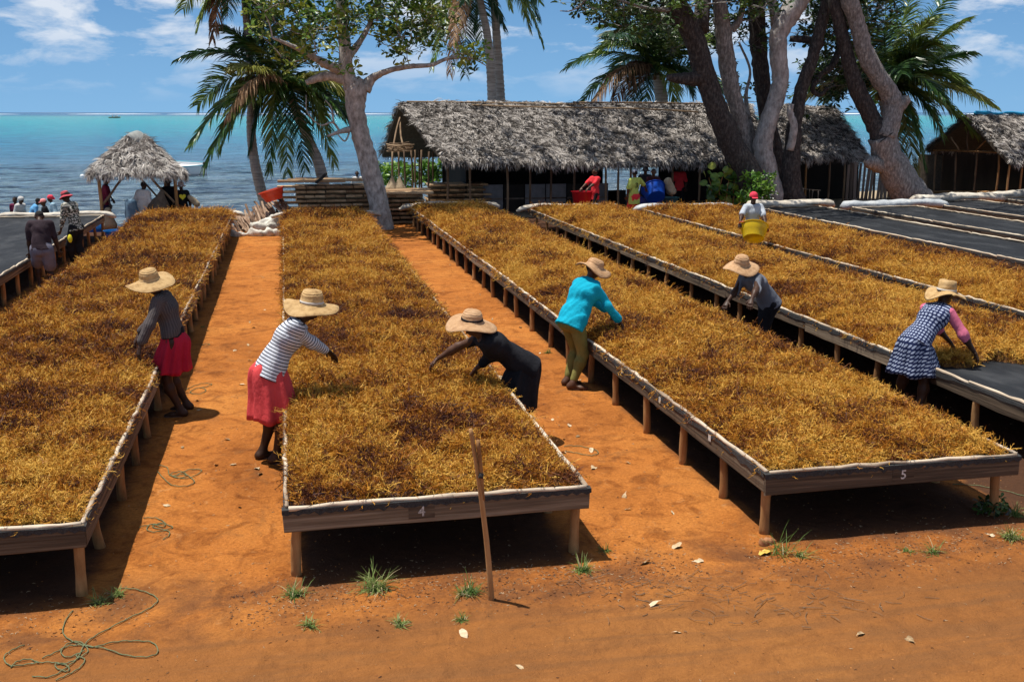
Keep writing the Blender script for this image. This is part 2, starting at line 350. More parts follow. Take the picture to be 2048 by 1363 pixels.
def sea_mat():
    m = bpy.data.materials.new('sea_water'); m.use_nodes = True; t = m.node_tree; n_ = t.nodes; l_ = t.links; b = n_['Principled BSDF']
    b.inputs['Roughness'].default_value = .12; b.inputs['IOR'].default_value = 1.33; b.inputs['Specular IOR Level'].default_value = .32
    tcn = n_.new('ShaderNodeTexCoord'); P = tcn.outputs['Object']; sp = n_.new('ShaderNodeSeparateXYZ'); l_.new(P, sp.inputs[0])
    def M_(op, a, b_=0.):
        x = n_.new('ShaderNodeMath'); x.operation = op
        for i, v in enumerate((a, b_)):
            if isinstance(v, (int, float)): x.inputs[i].default_value = v
            else: l_.new(v, x.inputs[i])
        return x.outputs[0]
    def noise(s, st, d=5, r=.6, dist=0):
        q = n_.new('ShaderNodeMapping'); q.inputs['Scale'].default_value = st; l_.new(P, q.inputs[0])
        a = n_.new('ShaderNodeTexNoise'); a.inputs['Scale'].default_value = s; a.inputs['Detail'].default_value = d; a.inputs['Roughness'].default_value = r; a.inputs['Distortion'].default_value = dist
        l_.new(q.outputs[0], a.inputs['Vector']); return a.outputs['Fac']
    lg = M_('LOGARITHM', M_('MAXIMUM', sp.outputs['Y'], 10.), 10.)      # log10 of the distance out: 1.5 .. 4
    lg = M_('ADD', lg, M_('MULTIPLY', M_('SUBTRACT', noise(.012, (1, 2.5, 1), 6, .65), .5), .28))
    r = n_.new('ShaderNodeValToRGB'); e = r.color_ramp.elements
    mr = n_.new('ShaderNodeMapRange'); mr.inputs['From Min'].default_value = 1.4; mr.inputs['From Max'].default_value = 4.0; l_.new(lg, mr.inputs['Value']); l_.new(mr.outputs[0], r.inputs[0])
    stops = [(0, (.20, .24, .25)), (.14, (.12, .18, .22)), (.24, (.045, .14, .22)), (.31, (.010, .17, .27)), (.39, (.003, .25, .31)), (.50, (.006, .32, .34)), (.62, (.06, .33, .31)), (.68, (.02, .12, .22)), (1, (.005, .03, .10))]
    while len(e) < len(stops): e.new(.5)
    for i, (p, c) in enumerate(stops): e[i].position = p; e[i].color = (*c, 1)
    # small wave faces: bright sky reflection and dark sides painted into the water colour
    mx = n_.new('ShaderNodeMix'); mx.data_type = 'RGBA'; mx.blend_type = 'MULTIPLY'; mx.inputs['Factor'].default_value = 1
    wv = n_.new('ShaderNodeValToRGB'); wv.color_ramp.elements[0].position = .42; wv.color_ramp.elements[0].color = (.16, .24, .34, 1); wv.color_ramp.elements[1].position = .58; wv.color_ramp.elements[1].color = (1.8, 1.65, 1.5, 1)
    l_.new(noise(.75, (.38, 1, 1), 10, .8, .6), wv.inputs[0]); l_.new(r.outputs[0], mx.inputs['A']); l_.new(wv.outputs[0], mx.inputs['B'])
    l_.new(mx.outputs['Result'], b.inputs['Base Color'])
    h = M_('ADD', M_('MULTIPLY', noise(1.6, (.42, 1, 1), 7, .62, .6), 1.), M_('MULTIPLY', noise(.22, (.3, 1, 1), 5, .6, .3), 2.2))
    bp = n_.new('ShaderNodeBump'); bp.inputs['Strength'].default_value = 1; bp.inputs['Distance'].default_value = .8; l_.new(h, bp.inputs['Height']); l_.new(bp.outputs[0], b.inputs['Normal'])
    return m
M_SEA = sea_mat()
xs = np.concatenate([np.linspace(-9000, -60, 12), np.arange(-55, 60, .45), np.linspace(65, 9000, 12)])
ys = np.concatenate([np.arange(30, 95, .32), np.geomspace(96, 12000, 60)])
def seaz(X, Y):
    f = np.clip((130-Y)/60, 0, 1)
    return SEA_Z+f*(.14*vnoise(X*.35, Y, .75, 9, 3)+.07*vnoise(X*.5, Y, 2.0, 4, 2))
V, Fc = grid(xs, ys, seaz)
mesh('sea', V, Fc, M_SEA, smooth=True, kind='structure')
# surf breaking on the reef, a broken line of white water
M_FOAM = mat('sea_foam', [(.55, .6, .62), (.85, .87, .88)], 3, .7)
mb = MB(); x = -1500.
while x < 2600:
    l = rng.uniform(40, 260); d = 2150+rng.uniform(-120, 120); h = rng.uniform(.8, 2.4)
    n = 8; xx = np.linspace(x, x+l, n); yy = d+rng.normal(0, 6, n); hh = .65*h*np.sin(np.linspace(.15, 3., n))*(.8+.3*rng.random(n))
    vv = np.concatenate([np.stack([xx, yy-8, np.full(n, SEA_Z-.2)], 1), np.stack([xx, yy, SEA_Z+hh], 1), np.stack([xx, yy+10, np.full(n, SEA_Z-.2)], 1)])
    mb.add(vv, [[i, i+1, n+i+1, n+i] for i in range(n-1)]+[[n+i, n+i+1, 2*n+i+1, 2*n+i] for i in range(n-1)])
    x += l+rng.uniform(0, 90)*(rng.random() < .6)
mb.build('surf', M_FOAM, smooth=True, kind='stuff', label='broken white line of surf on the far reef')
# ---------------------------------------------------------------- smooth bodies: blended tapered limbs, meshed by surface nets
def surfnet(D, o, h):
    """D (nx,ny,nz) field, inside < 0"""
    ins = D < 0
    c = np.stack([ins[a:D.shape[0]-1+a, b:D.shape[1]-1+b, d:D.shape[2]-1+d] for a in (0, 1) for b in (0, 1) for d in (0, 1)], 0)
    s = c.sum(0); act = (s > 0) & (s < 8); ci = np.argwhere(act)
    if len(ci) == 0: return np.zeros((0, 3)), np.zeros((0, 4), int)
    idx = -np.ones(act.shape, int); idx[act] = np.arange(len(ci))
    cr = [(a, b, d) for a in (0, 1) for b in (0, 1) for d in (0, 1)]; val = {q: D[ci[:, 0]+q[0], ci[:, 1]+q[1], ci[:, 2]+q[2]] for q in cr}
    acc = np.zeros((len(ci), 3)); cnt = np.zeros(len(ci))
    for q in cr:
        for ax in range(3):
            if q[ax] == 0:
                q2 = list(q); q2[ax] = 1; q2 = tuple(q2); a, b = val[q], val[q2]; m = (a < 0) != (b < 0)
                t = np.where(m, a/(a-b+1e-12), 0); p = np.array(q, float)[None].repeat(len(ci), 0); p[:, ax] += t
                acc += p*m[:, None]; cnt += m
    V = o+h*(ci+acc/np.maximum(cnt, 1)[:, None]); Fc = []
    for ax in range(3):
        u, v = (ax+1) % 3, (ax+2) % 3
        sl = [slice(None)]*3; sl2 = [slice(None)]*3; sl[ax] = slice(0, -1); sl2[ax] = slice(1, None)
        A, B = ins[tuple(sl)], ins[tuple(sl2)]; e = np.argwhere(A != B)
        e = e[(e[:, u] > 0) & (e[:, v] > 0) & (e[:, u] < D.shape[u]-1) & (e[:, v] < D.shape[v]-1)]
        up = A[e[:, 0], e[:, 1], e[:, 2]]
        def g(du, dv): q = e.copy(); q[:, u] -= du; q[:, v] -= dv; return idx[q[:, 0], q[:, 1], q[:, 2]]
        f = np.stack([g(1, 1), g(0, 1), g(0, 0), g(1, 0)], 1); f[~up] = f[~up][:, ::-1]; Fc.append(f)
    return V, np.concatenate(Fc)

class Prim:   # tapered capsule, widened by k along axis L
    def __init__(s, a, b, r1, r2=None, Lx=None, k=1.0, tag=''):
        s.a, s.b = np.asarray(a, float), np.asarray(b, float); s.r1 = r1; s.r2 = r1 if r2 is None else r2; s.L = None if Lx is None else nrm(Lx); s.k = k; s.tag = tag
    def dist(s, P, off=0.):
        ab = s.b-s.a; l2 = ab@ab+1e-12; t = np.clip(((P-s.a)@ab)/l2, 0, 1); v = P-s.a-t[..., None]*ab
        if s.L is not None: v = v-(v@s.L)[..., None]*s.L*(1-1/s.k)
        return np.sqrt((v*v).sum(-1))-(s.r1+(s.r2-s.r1)*t)-off
def sculpt(prims, h, k=.03, off=0., cuts=(), noise_=None, carve=()):
    rm = max(max(p.r1, p.r2)*p.k for p in prims)+off+.05
    A = np.array([p.a for p in prims]+[p.b for p in prims]); lo = A.min(0)-rm; hi = A.max(0)+rm
    n = np.ceil((hi-lo)/h).astype(int)+1; ax = [lo[i]+h*np.arange(n[i]) for i in range(3)]
    D = np.full(n, .5, np.float32)
    for p in prims:
        rr = max(p.r1, p.r2)*p.k+off+k+.03; a = np.minimum(p.a, p.b)-rr; b = np.maximum(p.a, p.b)+rr
        i0 = np.clip(np.floor((a-lo)/h).astype(int), 0, n); i1 = np.clip(np.ceil((b-lo)/h).astype(int)+1, 0, n)
        sl = tuple(slice(i0[i], i1[i]) for i in range(3))
        G = np.stack(np.meshgrid(*[ax[i][sl[i]] for i in range(3)], indexing='ij'), -1); d = p.dist(G, off)
        o_ = D[sl]; hh = np.clip(.5+.5*(o_-d)/k, 0, 1); D[sl] = (o_+(d-o_)*hh-k*hh*(1-hh)).astype(np.float32)
    if noise_ is not None or cuts:
        G = np.stack(np.meshgrid(*ax, indexing='ij'), -1)
        if noise_ is not None: D = D+noise_(G)
        for (p0, nn) in cuts: D = np.maximum(D, (G-p0)@nrm(nn))
    return surfnet(D, lo, h)
def folds(seed, amp=.006, s=9.):
    r_ = np.random.default_rng(seed); K = [(r_.normal(size=3)*s*np.array([1, 1, .6])*f, r_.uniform(0, 6.28), a) for f, a in ((1, 1), (1.7, .7), (2.6, .5), (3.8, .35))]
    def f(G):
        o_ = 0
        for kv, ph, a in K: o_ = o_+a*np.sin(G@kv+ph+.8*np.sin(G@(kv[::-1]*.6)+ph*2))
        return amp*o_
    return f
def ik(a, t, l1, l2, pole):
    a, t = np.asarray(a, float), np.asarray(t, float); d = t-a; D = np.linalg.norm(d)
    if D > (l1+l2)*.995: t = a+d/D*(l1+l2)*.995; d = t-a; D = np.linalg.norm(d)
    u = d/D; x = (l1*l1-l2*l2+D*D)/(2*D); y = math.sqrt(max(l1*l1-x*x, 0)); p = np.asarray(pole, float); p = nrm(p-u*(p@u)); return a+u*x+p*y, t

SKIN = mat('dark_brown_skin', [(.038, .017, .009), (.070, .032, .017)], 8, .5, .15, 60, spec=.28, bdist=.003)
SKIN2 = mat('brown_skin', [(.07, .032, .018), (.12, .055, .03)], 8, .5, .15, 60, spec=.28, bdist=.003)
HAIR = mat('black_hair', [(.006, .005, .005), (.015, .012, .01)], 60, .8, .8, 120)
EYEW = mat('eye_white', [(.55, .52, .48)], rough=.3); EYED = mat('eye_dark', [(.01, .008, .006)], rough=.2)
SOLE = mat('sandal_rubber', [(.05, .035, .03), (.2, .12, .09)], 20, .8)

def straw_mat(name, cols, ring=150):
    m = mat(name, cols, 14, .75, .35, 90, bdist=.004); t = m.node_tree; n_ = t.nodes; l_ = t.links
    tcn = n_.new('ShaderNodeTexCoord'); wv = n_.new('ShaderNodeTexWave'); wv.wave_type = 'RINGS'; wv.rings_direction = 'Z'; wv.inputs['Scale'].default_value = ring/6.28*1.4; wv.inputs['Distortion'].default_value = 1.5; wv.inputs['Detail'].default_value = 2
    l_.new(tcn.outputs['Object'], wv.inputs[0]); bp = n_.new('ShaderNodeBump'); bp.inputs['Strength'].default_value = .8; bp.inputs['Distance'].default_value = .004
    l_.new(wv.outputs['Fac'], bp.inputs['Height']); b = n_['Principled BSDF']
    for lk in list(b.inputs['Normal'].links): l_.new(lk.from_socket, bp.inputs['Normal'])
    l_.new(bp.outputs[0], b.inputs['Normal'])
    # braid rows are a little darker in the grooves
    src = b.inputs['Base Color'].links[0].from_socket; mx = n_.new('ShaderNodeMix'); mx.data_type = 'RGBA'; mx.blend_type = 'MULTIPLY'; mx.inputs['Factor'].default_value = .45
    rp = n_.new('ShaderNodeValToRGB'); rp.color_ramp.elements[0].color = (.55, .5, .45, 1); rp.color_ramp.elements[1].color = (1.05, 1.05, 1.05, 1); l_.new(wv.outputs['Fac'], rp.inputs[0])
    l_.new(src, mx.inputs['A']); l_.new(rp.outputs[0], mx.inputs['B']); l_.new(mx.outputs['Result'], b.inputs['Base Color']); return m
STRAW = straw_mat('straw', [(.34, .19, .07), (.60, .385, .16), (.70, .48, .23)])
STRAW2 = straw_mat('pinkish_straw', [(.40, .21, .10), (.60, .36, .18), (.68, .44, .25)])
BAND = mat('hat_band', [(.5, .48, .42), (.7, .66, .6)], 40, .8)

def cloth(name, cols, scale=6, pattern=None, c2=(0, 0, 0), freq=28, thr=.5, soft=.08):
    """cloth; patterns use the garment's own coordinates stored on the mesh ('gar': along, round, 0)"""
    m = mat(name, cols, scale, .9, .75, 17, (1, 1, .55), bdist=.022, spec=.2)
    if pattern:
        t = m.node_tree; n_ = t.nodes; l_ = t.links; b = n_['Principled BSDF']
        a = n_.new('ShaderNodeAttribute'); a.attribute_name = 'gar'; sp = n_.new('ShaderNodeSeparateXYZ'); l_.new(a.outputs['Vector'], sp.inputs[0])
        def M_(op, x, y=0.):
            q = n_.new('ShaderNodeMath'); q.operation = op
            for i, v in enumerate((x, y)):
                if isinstance(v, (int, float)): q.inputs[i].default_value = v
                else: l_.new(v, q.inputs[i])
            return q.outputs[0]
        if pattern in ('stripes', 'pinstripes'):
            f = M_('SINE', M_('MULTIPLY', sp.outputs['X' if pattern == 'stripes' else 'Y'], freq*6.283))
        elif pattern == 'checks':
            f = M_('MULTIPLY', M_('SINE', M_('MULTIPLY', sp.outputs['X'], freq*6.283)), M_('SINE', M_('MULTIPLY', sp.outputs['Y'], freq*6.283)))
            f = M_('MULTIPLY', M_('ABSOLUTE', f), 1.)
        else:
            nzz = n_.new('ShaderNodeTexNoise'); nzz.inputs['Scale'].default_value = freq; nzz.inputs['Detail'].default_value = 3; l_.new(a.outputs['Vector'], nzz.inputs['Vector']); f = nzz.outputs['Fac']
        mr = n_.new('ShaderNodeMapRange'); mr.inputs['From Min'].default_value = thr-soft; mr.inputs['From Max'].default_value = thr+soft; l_.new(f, mr.inputs['Value'])
        mx = n_.new('ShaderNodeMix'); mx.data_type = 'RGBA'; l_.new(mr.outputs[0], mx.inputs['Factor'])
        if b.inputs['Base Color'].links: l_.new(b.inputs['Base Color'].links[0].from_socket, mx.inputs['A'])
        else: mx.inputs['A'].default_value = b.inputs['Base Color'].default_value
        mx.inputs['B'].default_value = (*c2, 1); l_.new(mx.outputs['Result'], b.inputs['Base Color'])
    return m

def hat_straw(P, up_, fwd, size, parent, O, m=None, seed=0, wob=.5, crown=.115, band=BAND, flat=False, brim=.285):
    s = size; R0 = .092; cr_ = crown
    brim = brim*.94; prof = [(.004, cr_), (.05, cr_*.99), (.082 if not flat else .092, cr_*.90 if not flat else cr_*.97), (.097, cr_*.62), (.104, cr_*.25), (.109, .012), (.122, .0), (.16, -.012), (.21, -.026), (brim, -.042), (brim+.003, -.050), (.22, -.034), (.16, -.020), (.10, -.010), (.05, -.006), (.004, -.004)]
    V, Fc = lathe(prof, 40, wob, seed)
    z = nrm(up_); x = nrm(np.asarray(fwd)-z*(np.asarray(fwd)@z)); y = np.cross(z, x); Mx = np.stack([x, y, z], 1)
    a = np.arctan2(V[:, 1], V[:, 0]); r_ = np.hypot(V[:, 0], V[:, 1]); V[:, 2] += -.10*np.clip(r_-.1, 0, 1)*(np.cos(2*a)*.5)     # sides droop
    V[:, 2] += np.random.default_rng(seed).normal(0, .0012, len(V))
    o = mesh('hat', V*s, Fc, m or STRAW, parent, smooth=True)
    M4 = Matrix.Identity(4)
    for i in range(3):
        for j in range(3): M4[i][j] = Mx[i, j]
    M4.translation = Vector(P-O); o.matrix_local = M4
    if band: 
        Vb, Fb = lathe([(.104, .014), (.109, .016), (.107, .034), (.102, .036)], 30); mesh('hat_band', Vb*s, Fb, band, o, smooth=True)
    return o

def person(label, feet, h, face, hip=None, lean=0, side=0, head=0, hyaw=0, hl=None, hr=None, toes=None, top=None, bottom=None, hat=None, skin=SKIN, res=.013, group=None,
           shoes=True, spine_curve=0, seed=0, polel=None, poler=None, name='person', hatkw=None, heavy=1.0, twist=0):
    """feet: (left xyz, right xyz); face: heading in degrees; hip: pelvis point; hl, hr: hand targets"""
    fl, fr = np.asarray(feet[0], float), np.asarray(feet[1], float); base = (fl+fr)/2; s = h
    f = np.array([math.cos(R(face)), math.sin(R(face)), 0]); l = np.array([-f[1], f[0], 0]); u = np.array([0, 0, 1.])
    P = np.asarray(hip, float) if hip is not None else base+u*.515*s
    O = base.copy(); O[2] = min(fl[2], fr[2])
    root = empty(name, O, label=label, cat='person', group=group)
    sd = nrm(math.sin(R(lean))*f+math.cos(R(lean))*u+math.sin(R(side))*l)
    sd2 = nrm(math.sin(R(lean+spine_curve))*f+math.cos(R(lean+spine_curve))*u+math.sin(R(side))*l)
    l2 = nrm(l*math.cos(R(twist))+np.cross(sd2, l)*math.sin(R(twist)))
    front = nrm(np.cross(l2, sd2))
    waist = P+sd*.095*s; chest = waist+sd2*.125*s; nb = chest+sd2*.10*s
    hdir = nrm(math.sin(R(lean+spine_curve+head))*f+math.cos(R(lean+spine_curve+head))*u+math.sin(R(side*.5))*l)
    hf0 = nrm(np.cross(l, hdir)); hf = nrm(hf0*math.cos(R(hyaw))+np.cross(hdir, hf0)*math.sin(R(hyaw))); hlf = np.cross(hdir, hf)
    hc = nb+hdir*.088*s
    SL = nb-sd2*.035*s+l2*.098*s; SR = nb-sd2*.035*s-l2*.098*s
    if hl is None: hl = SL-u*.30*s+l*.04*s+f*.03*s
    if hr is None: hr = SR-u*.30*s-l*.04*s+f*.03*s
    EL, WL = ik(SL, hl, .17*s, .15*s, polel if polel is not None else (-f*.7+l*.5-u*.4)); ER, WR = ik(SR, hr, .17*s, .15*s, poler if poler is not None else (-f*.7-l*.5-u*.4))
    HL, HR = P+l*.052*s-u*.01*s, P-l*.052*s-u*.01*s
    AL, AR = fl+u*.042*s, fr+u*.042*s
    KL, AL = ik(HL, AL, .25*s, .235*s, f+l*.1); KR, AR = ik(HR, AR, .25*s, .235*s, f-l*.1)
    w_ = heavy
    torso = [Prim(P, P+sd*.03*s, .062*s*w_, .058*s*w_, l, 1.42, 'p'), Prim(P+sd*.02*s, waist, .060*s*w_, .051*s*w_, l, 1.3, 't'), Prim(waist, chest, .051*s*w_, .062*s*w_, l2, 1.35, 't'),
             Prim(chest, nb-sd2*.03*s, .062*s*w_, .048*s*w_, l2, 1.5, 't'), Prim(SL-l2*.02*s, SR+l2*.02*s, .036*s, .036*s, None, 1, 't')]
    gd = nrm(front+f)
    glut = [Prim(P-gd*.022*s+l*.035*s-sd*.02*s, P-gd*.022*s+l*.035*s-sd*.035*s, .046*s*w_, None, None, 1, 'p'), Prim(P-gd*.022*s-l*.035*s-sd*.02*s, P-gd*.022*s-l*.035*s-sd*.035*s, .046*s*w_, None, None, 1, 'p')]
    def leg(H, K, A, nm):
        ca = K+(A-K)*.30-nrm(np.cross(np.cross(A-K, f), A-K))*(-.010*s)
        return [Prim(H, K, .050*s*w_, .031*s, None, 1, nm), Prim(K, ca, .031*s, .034*s, None, 1, nm), Prim(ca, A, .034*s, .020*s, None, 1, nm)]
    legs = leg(HL, KL, AL, 'L')+leg(HR, KR, AR, 'R')
    def arm(S, E, W, nm): return [Prim(S, E, .029*s, .023*s, None, 1, nm), Prim(E, E+(W-E)*.3, .023*s, .0225*s, None, 1, nm), Prim(E+(W-E)*.3, W, .0225*s, .0145*s, None, 1, nm)]
    arms = arm(SL, EL, WL, 'aL')+arm(SR, ER, WR, 'aR')
    tf = toes or (face, face); foot = []
    for A, fo, td in ((AL, fl, tf[0]), (AR, fr, tf[1])):
        d = np.array([math.cos(R(td)), math.sin(R(td)), 0]); sdv = np.array([-d[1], d[0], 0])
        foot += [Prim(A, fo-d*.02*s+u*.022*s, .021*s, .020*s), Prim(fo-d*.025*s+u*.018*s, fo+d*.07*s+u*.016*s, .017*s, .013*s, sdv, 1.3), Prim(fo+d*.06*s+u*.013*s, fo+d*.108*s+u*.010*s, .011*s, .008*s, sdv, 2.3)]
    headp = [Prim(nb-sd2*.01*s, hc-hdir*.03*s, .033*s, .030*s), Prim(hc-hf*.010*s+hdir*.012*s, hc+hf*.008*s+hdir*.014*s, .048*s, .046*s, hlf, .93),
             Prim(hc+hf*.018*s-hdir*.012*s, hc+hf*.026*s-hdir*.042*s, .034*s, .020*s, hlf, 1.0),
             Prim(hc+hf*.050*s+hdir*.006*s, hc+hf*.062*s-hdir*.013*s, .004*s, .0075*s, hlf, 1.25), Prim(hc+hf*.050*s-hdir*.027*s, hc+hf*.052*s-hdir*.027*s, .005*s, None, hlf, 2.2), Prim(hc+hf*.048*s-hdir*.034*s, hc+hf*.049*s-hdir*.034*s, .005*s, None, hlf, 2.0),
             Prim(hc+hf*.045*s+hdir*.014*s, hc+hf*.047*s+hdir*.014*s, .006*s, None, hlf, 3.6)]
    for sg in (1, -1): headp.append(Prim(hc+hlf*sg*.046*s+hdir*.008*s-hf*.004*s, hc+hlf*sg*.048*s-hdir*.010*s-hf*.002*s, .010*s, .007*s, hf, 1.3))
    sc_ = lambda V: V-O
    nt_ = [Prim(q.a, q.b, q.r1*.88, q.r2*.88, q.L, q.k) for q in torso]
    Vb, Fb = sculpt(nt_+(glut if bottom and bottom[0] != 'skirt' else [])+legs+arms+foot, min(res*1.05, .011 if res < .016 else 1), .028*s)
    Vh, Fh = sculpt(headp, min(res*.75, .0095), .014*s)
    VV = [Vb, Vh]; FF = [Fb, Fh+len(Vb)]; n = len(Vb)+len(Vh)
    fres = .0045 if res < .016 else .0065
    for S, E, W, sg in ((SL, EL, WL, 1), (SR, ER, WR, -1)):
        d = nrm(W-E); 
        down = nrm(-u-d*(-u@d)) if abs(d[2]) < .9 else nrm(f-d*(f@d)); lat = np.cross(d, down)*1.0
        bend = .35; pd = nrm(d+down*.25); c0 = W+d*.008*s; c1 = c0+pd*.045*s
        hp = [Prim(W-d*.02*s, c0, .0145*s, .013*s), Prim(c0, c1, .011*s, .0115*s, lat, 1.75)]
        for j, (o_, ln) in enumerate(zip((-1.5, -.5, .5, 1.5), (.038, .046, .049, .042) if sg > 0 else (.042, .049, .046, .038))):
            b0 = c1+lat*o_*.0115*s; d1 = nrm(pd+down*bend+lat*o_*.07); m1 = b0+d1*ln*.5*s; d2 = nrm(d1+down*.55); m2 = m1+d2*ln*.5*s
            hp += [Prim(c1+lat*o_*.009*s-pd*.02*s, b0, .0065*s, .0058*s), Prim(b0, m1, .0056*s, .005*s), Prim(m1, m2, .005*s, .0042*s)]
        ts = lat*sg*(-1 if True else 1); b0 = c0+pd*.006*s+ts*.014*s; m1 = b0+nrm(pd+ts*1.1+down*.3)*.026*s; m2 = m1+nrm(pd+ts*.3+down*.5)*.021*s
        hp += [Prim(b0, m1, .0075*s, .0062*s), Prim(m1, m2, .006*s, .0048*s)]
        v, f_ = sculpt(hp, fres, .005*s); VV.append(v); FF.append(f_+n); n += len(v)
    mesh('body', sc_(np.concatenate(VV)), np.concatenate(FF), skin, root, smooth=True)
    for sg in (1, -1):
        e = hc+hf*.0445*s+hlf*sg*.018*s+hdir*.004*s
        if (e-CAMP)@FW < 20:
            v, f_ = sculpt([Prim(e, e+hf*.0005, .0062*s)], .0022, .001); eo = mesh('eye', sc_(v), f_, EYEW, root, smooth=True)
            v, f_ = sculpt([Prim(e+hf*.0048*s, e+hf*.005*s, .0028*s)], .0012, .001); mesh('iris', sc_(v), f_, EYED, eo, smooth=True)
    # hair
    hk = hatkw or {}
    if hat != 'bare':
        hv, hfc = sculpt([Prim(hc-hf*.016*s+hdir*.020*s, hc-hf*.004*s+hdir*.024*s, .050*s, .048*s, hlf, .95)], .011, .01, noise_=folds(seed+5, .0018, 60), cuts=[(hc-hdir*.012*s+hf*.03*s, nrm(-hdir+hf*.95))])
        mesh('hair', sc_(hv), hfc, HAIR, root, smooth=True)
    # garments: shell over the same bones, with coordinates for the pattern
    def garment(nm, prims, off, m, cuts=(), amp=.005, axis=None, kk=.03, r=None):
        v, f_ = sculpt(prims, r or res, kk*s, off, cuts, folds(seed+len(nm), amp))
        if len(v) == 0: return None
        dd = np.stack([p.dist(v, off)+(.022*s if p.tag[0] == 'a' else 0)*(np.linalg.norm(v-p.a, axis=1) < .06*s) for p in prims], 1); bi = dd.argmin(1); gar = np.zeros((len(v), 3)); cum = 0
        for i, p in enumerate(prims):
            k_ = bi == i; ab = p.b-p.a; Lb = np.linalg.norm(ab)+1e-9; q = v[k_]-p.a; tt = q@ab/Lb; d_ = ab/Lb
            rf = l if abs(d_@l) < .8 else f
            e1 = nrm(rf-d_*(rf@d_)); e2 = np.cross(d_, e1); base_ = (p.a-P)@sd if p.tag in 'pt' else np.linalg.norm(p.a-(SL if 'L' in p.tag else SR))
            gar[k_, 0] = (v[k_]-P)@sd if p.tag in 'pt' else base_+tt; gar[k_, 1] = np.arctan2(q@e2, q@e1)*max(p.r1, .03)*1.2
        # stripes follow the spine on the torso, the arm on the sleeves
        return mesh(nm, sc_(v), f_, m, root, smooth=True, attrs=dict(gar=('FLOAT_VECTOR', gar.astype(np.float32))))
    def loft(nm, zs, m, pleat=.006, npl=11, th=.004, R0=None, flare=1.0, dirr=None, fwdb=0.0):
        """skirt hanging from the waist: zs = (start along spine, hem drop)"""
        st, drop = zs; seg = 56; rows = 16; V = []; gar = []
        r_ = np.random.default_rng(seed+3); ph = r_.uniform(0, 6.28, 4); a = np.arange(seg)*2*np.pi/seg
        c0 = P+sd*st*s; hemc = np.array([(KL[0]+KR[0])/2*.75+(P[0])*.25, (KL[1]+KR[1])/2*.75+P[1]*.25, P[2]-drop*s])
        spread = np.linalg.norm((KL-KR)[:2])*.5
        for i in range(rows):
            t = i/(rows-1); 
            if t < .35: c = c0+(P-sd*.0*s-c0)*(t/.35)
            else: c = P+(hemc-P)*((t-.35)/.65)
            rl = (.078+(.098-.078)*min(t/.35, 1)+(flare*.028)*max(t-.35, 0)/.65)*s*w_+spread*.35*max(t-.35, 0)
            rf_ = (.062+(.080-.062)*min(t/.35, 1)+(flare*.035)*max(t-.35, 0)/.65)*s*w_
            tilt = max(0, 1-t/.5); up2 = nrm(sd*tilt+u*(1-tilt)); ff = nrm(f-up2*(f@up2)); pl = pleat*min(t*2.2, 1)**1.5
            rad = 1+pl/.1*(np.sin(npl*a+ph[0]+1.2*t)*.7+np.sin(npl*.63*a+ph[1]-t*2)*.8+np.sin((npl*1.7)*a+ph[2])*.35)
            back = -.018*s*np.exp(-((t-.4)/.22)**2)
            ring = c+np.outer(np.cos(a)*rf_*rad, ff)+np.outer(np.sin(a)*rl*rad, l)+np.outer((np.cos(a) < 0)*(-np.cos(a))*back, ff)
            if i == rows-1: ring[:, 2] += .012*np.sin(5*a+ph[3])
            V.append(ring); gar.append(np.stack([np.full(seg, -t*(drop+st)*s), a*rl*.8, 0*a], 1))
        V = np.concatenate(V); Fc = [[i*seg+j, (i+1)*seg+j, (i+1)*seg+(j+1) % seg, i*seg+(j+1) % seg] for i in range(rows-1) for j in range(seg)]
        Vi = V.copy(); cen = V.reshape(rows, seg, 3).mean(1).repeat(seg, 0); Vi += (cen-V)*(.006/np.maximum(np.linalg.norm(V-cen, axis=1), .01))[:, None]
        n0 = len(V); Fi = [[q+n0 for q in f_[::-1]] for f_ in Fc]; rim_ = [[(rows-1)*seg+j, n0+(rows-1)*seg+j, n0+(rows-1)*seg+(j+1) % seg, (rows-1)*seg+(j+1) % seg] for j in range(seg)]
        Fall = np.array(Fc+Fi+rim_)[:, ::-1]
        return mesh(nm, sc_(np.concatenate([V, Vi])), Fall.copy(), m, root, smooth=True, attrs=dict(gar=('FLOAT_VECTOR', np.concatenate(gar+gar).astype(np.float32))))
    if top:
        kind, m, sl, hem = top[:4]; ex = top[4] if len(top) > 4 else {}
        tp = torso[1:]+[Prim(P+sd*hem*s, P+sd*.04*s, (.073 if hem < 0 else .062)*s*w_, .058*s*w_, l, 1.42, 't')]
        def slv(S, E, W, nm):
            if sl <= 0: return []
            if sl < .55: e = S+(E-S)*min(1, sl/.5); return [Prim(S, e, .033*s, .030*s, None, 1, nm)]
            e = E+(W-E)*(sl-.5)*2; return [Prim(S, E, .031*s, .026*s, None, 1, nm), Prim(E, e, .026*s, .0225*s, None, 1, nm)]
        sv = slv(SL, EL, WL, 'aL')+slv(SR, ER, WR, 'aR')
        cuts = [(P+sd*hem*s, -sd), (nb+sd2*.012*s+front*.0*s, nrm(sd2+front*ex.get('neck', .25)))]
        smat = ex.get('smat')
        if smat: garment('shirt', tp, .010, m, cuts, ex.get('amp', .0045), r=res*.9); garment('sleeves', sv, .011, smat, (), ex.get('amp', .0045), r=res*.9)
        else: garment(ex.get('name', 'shirt'), tp+sv, .013, m, cuts, ex.get('amp', .0045), r=res*.9)
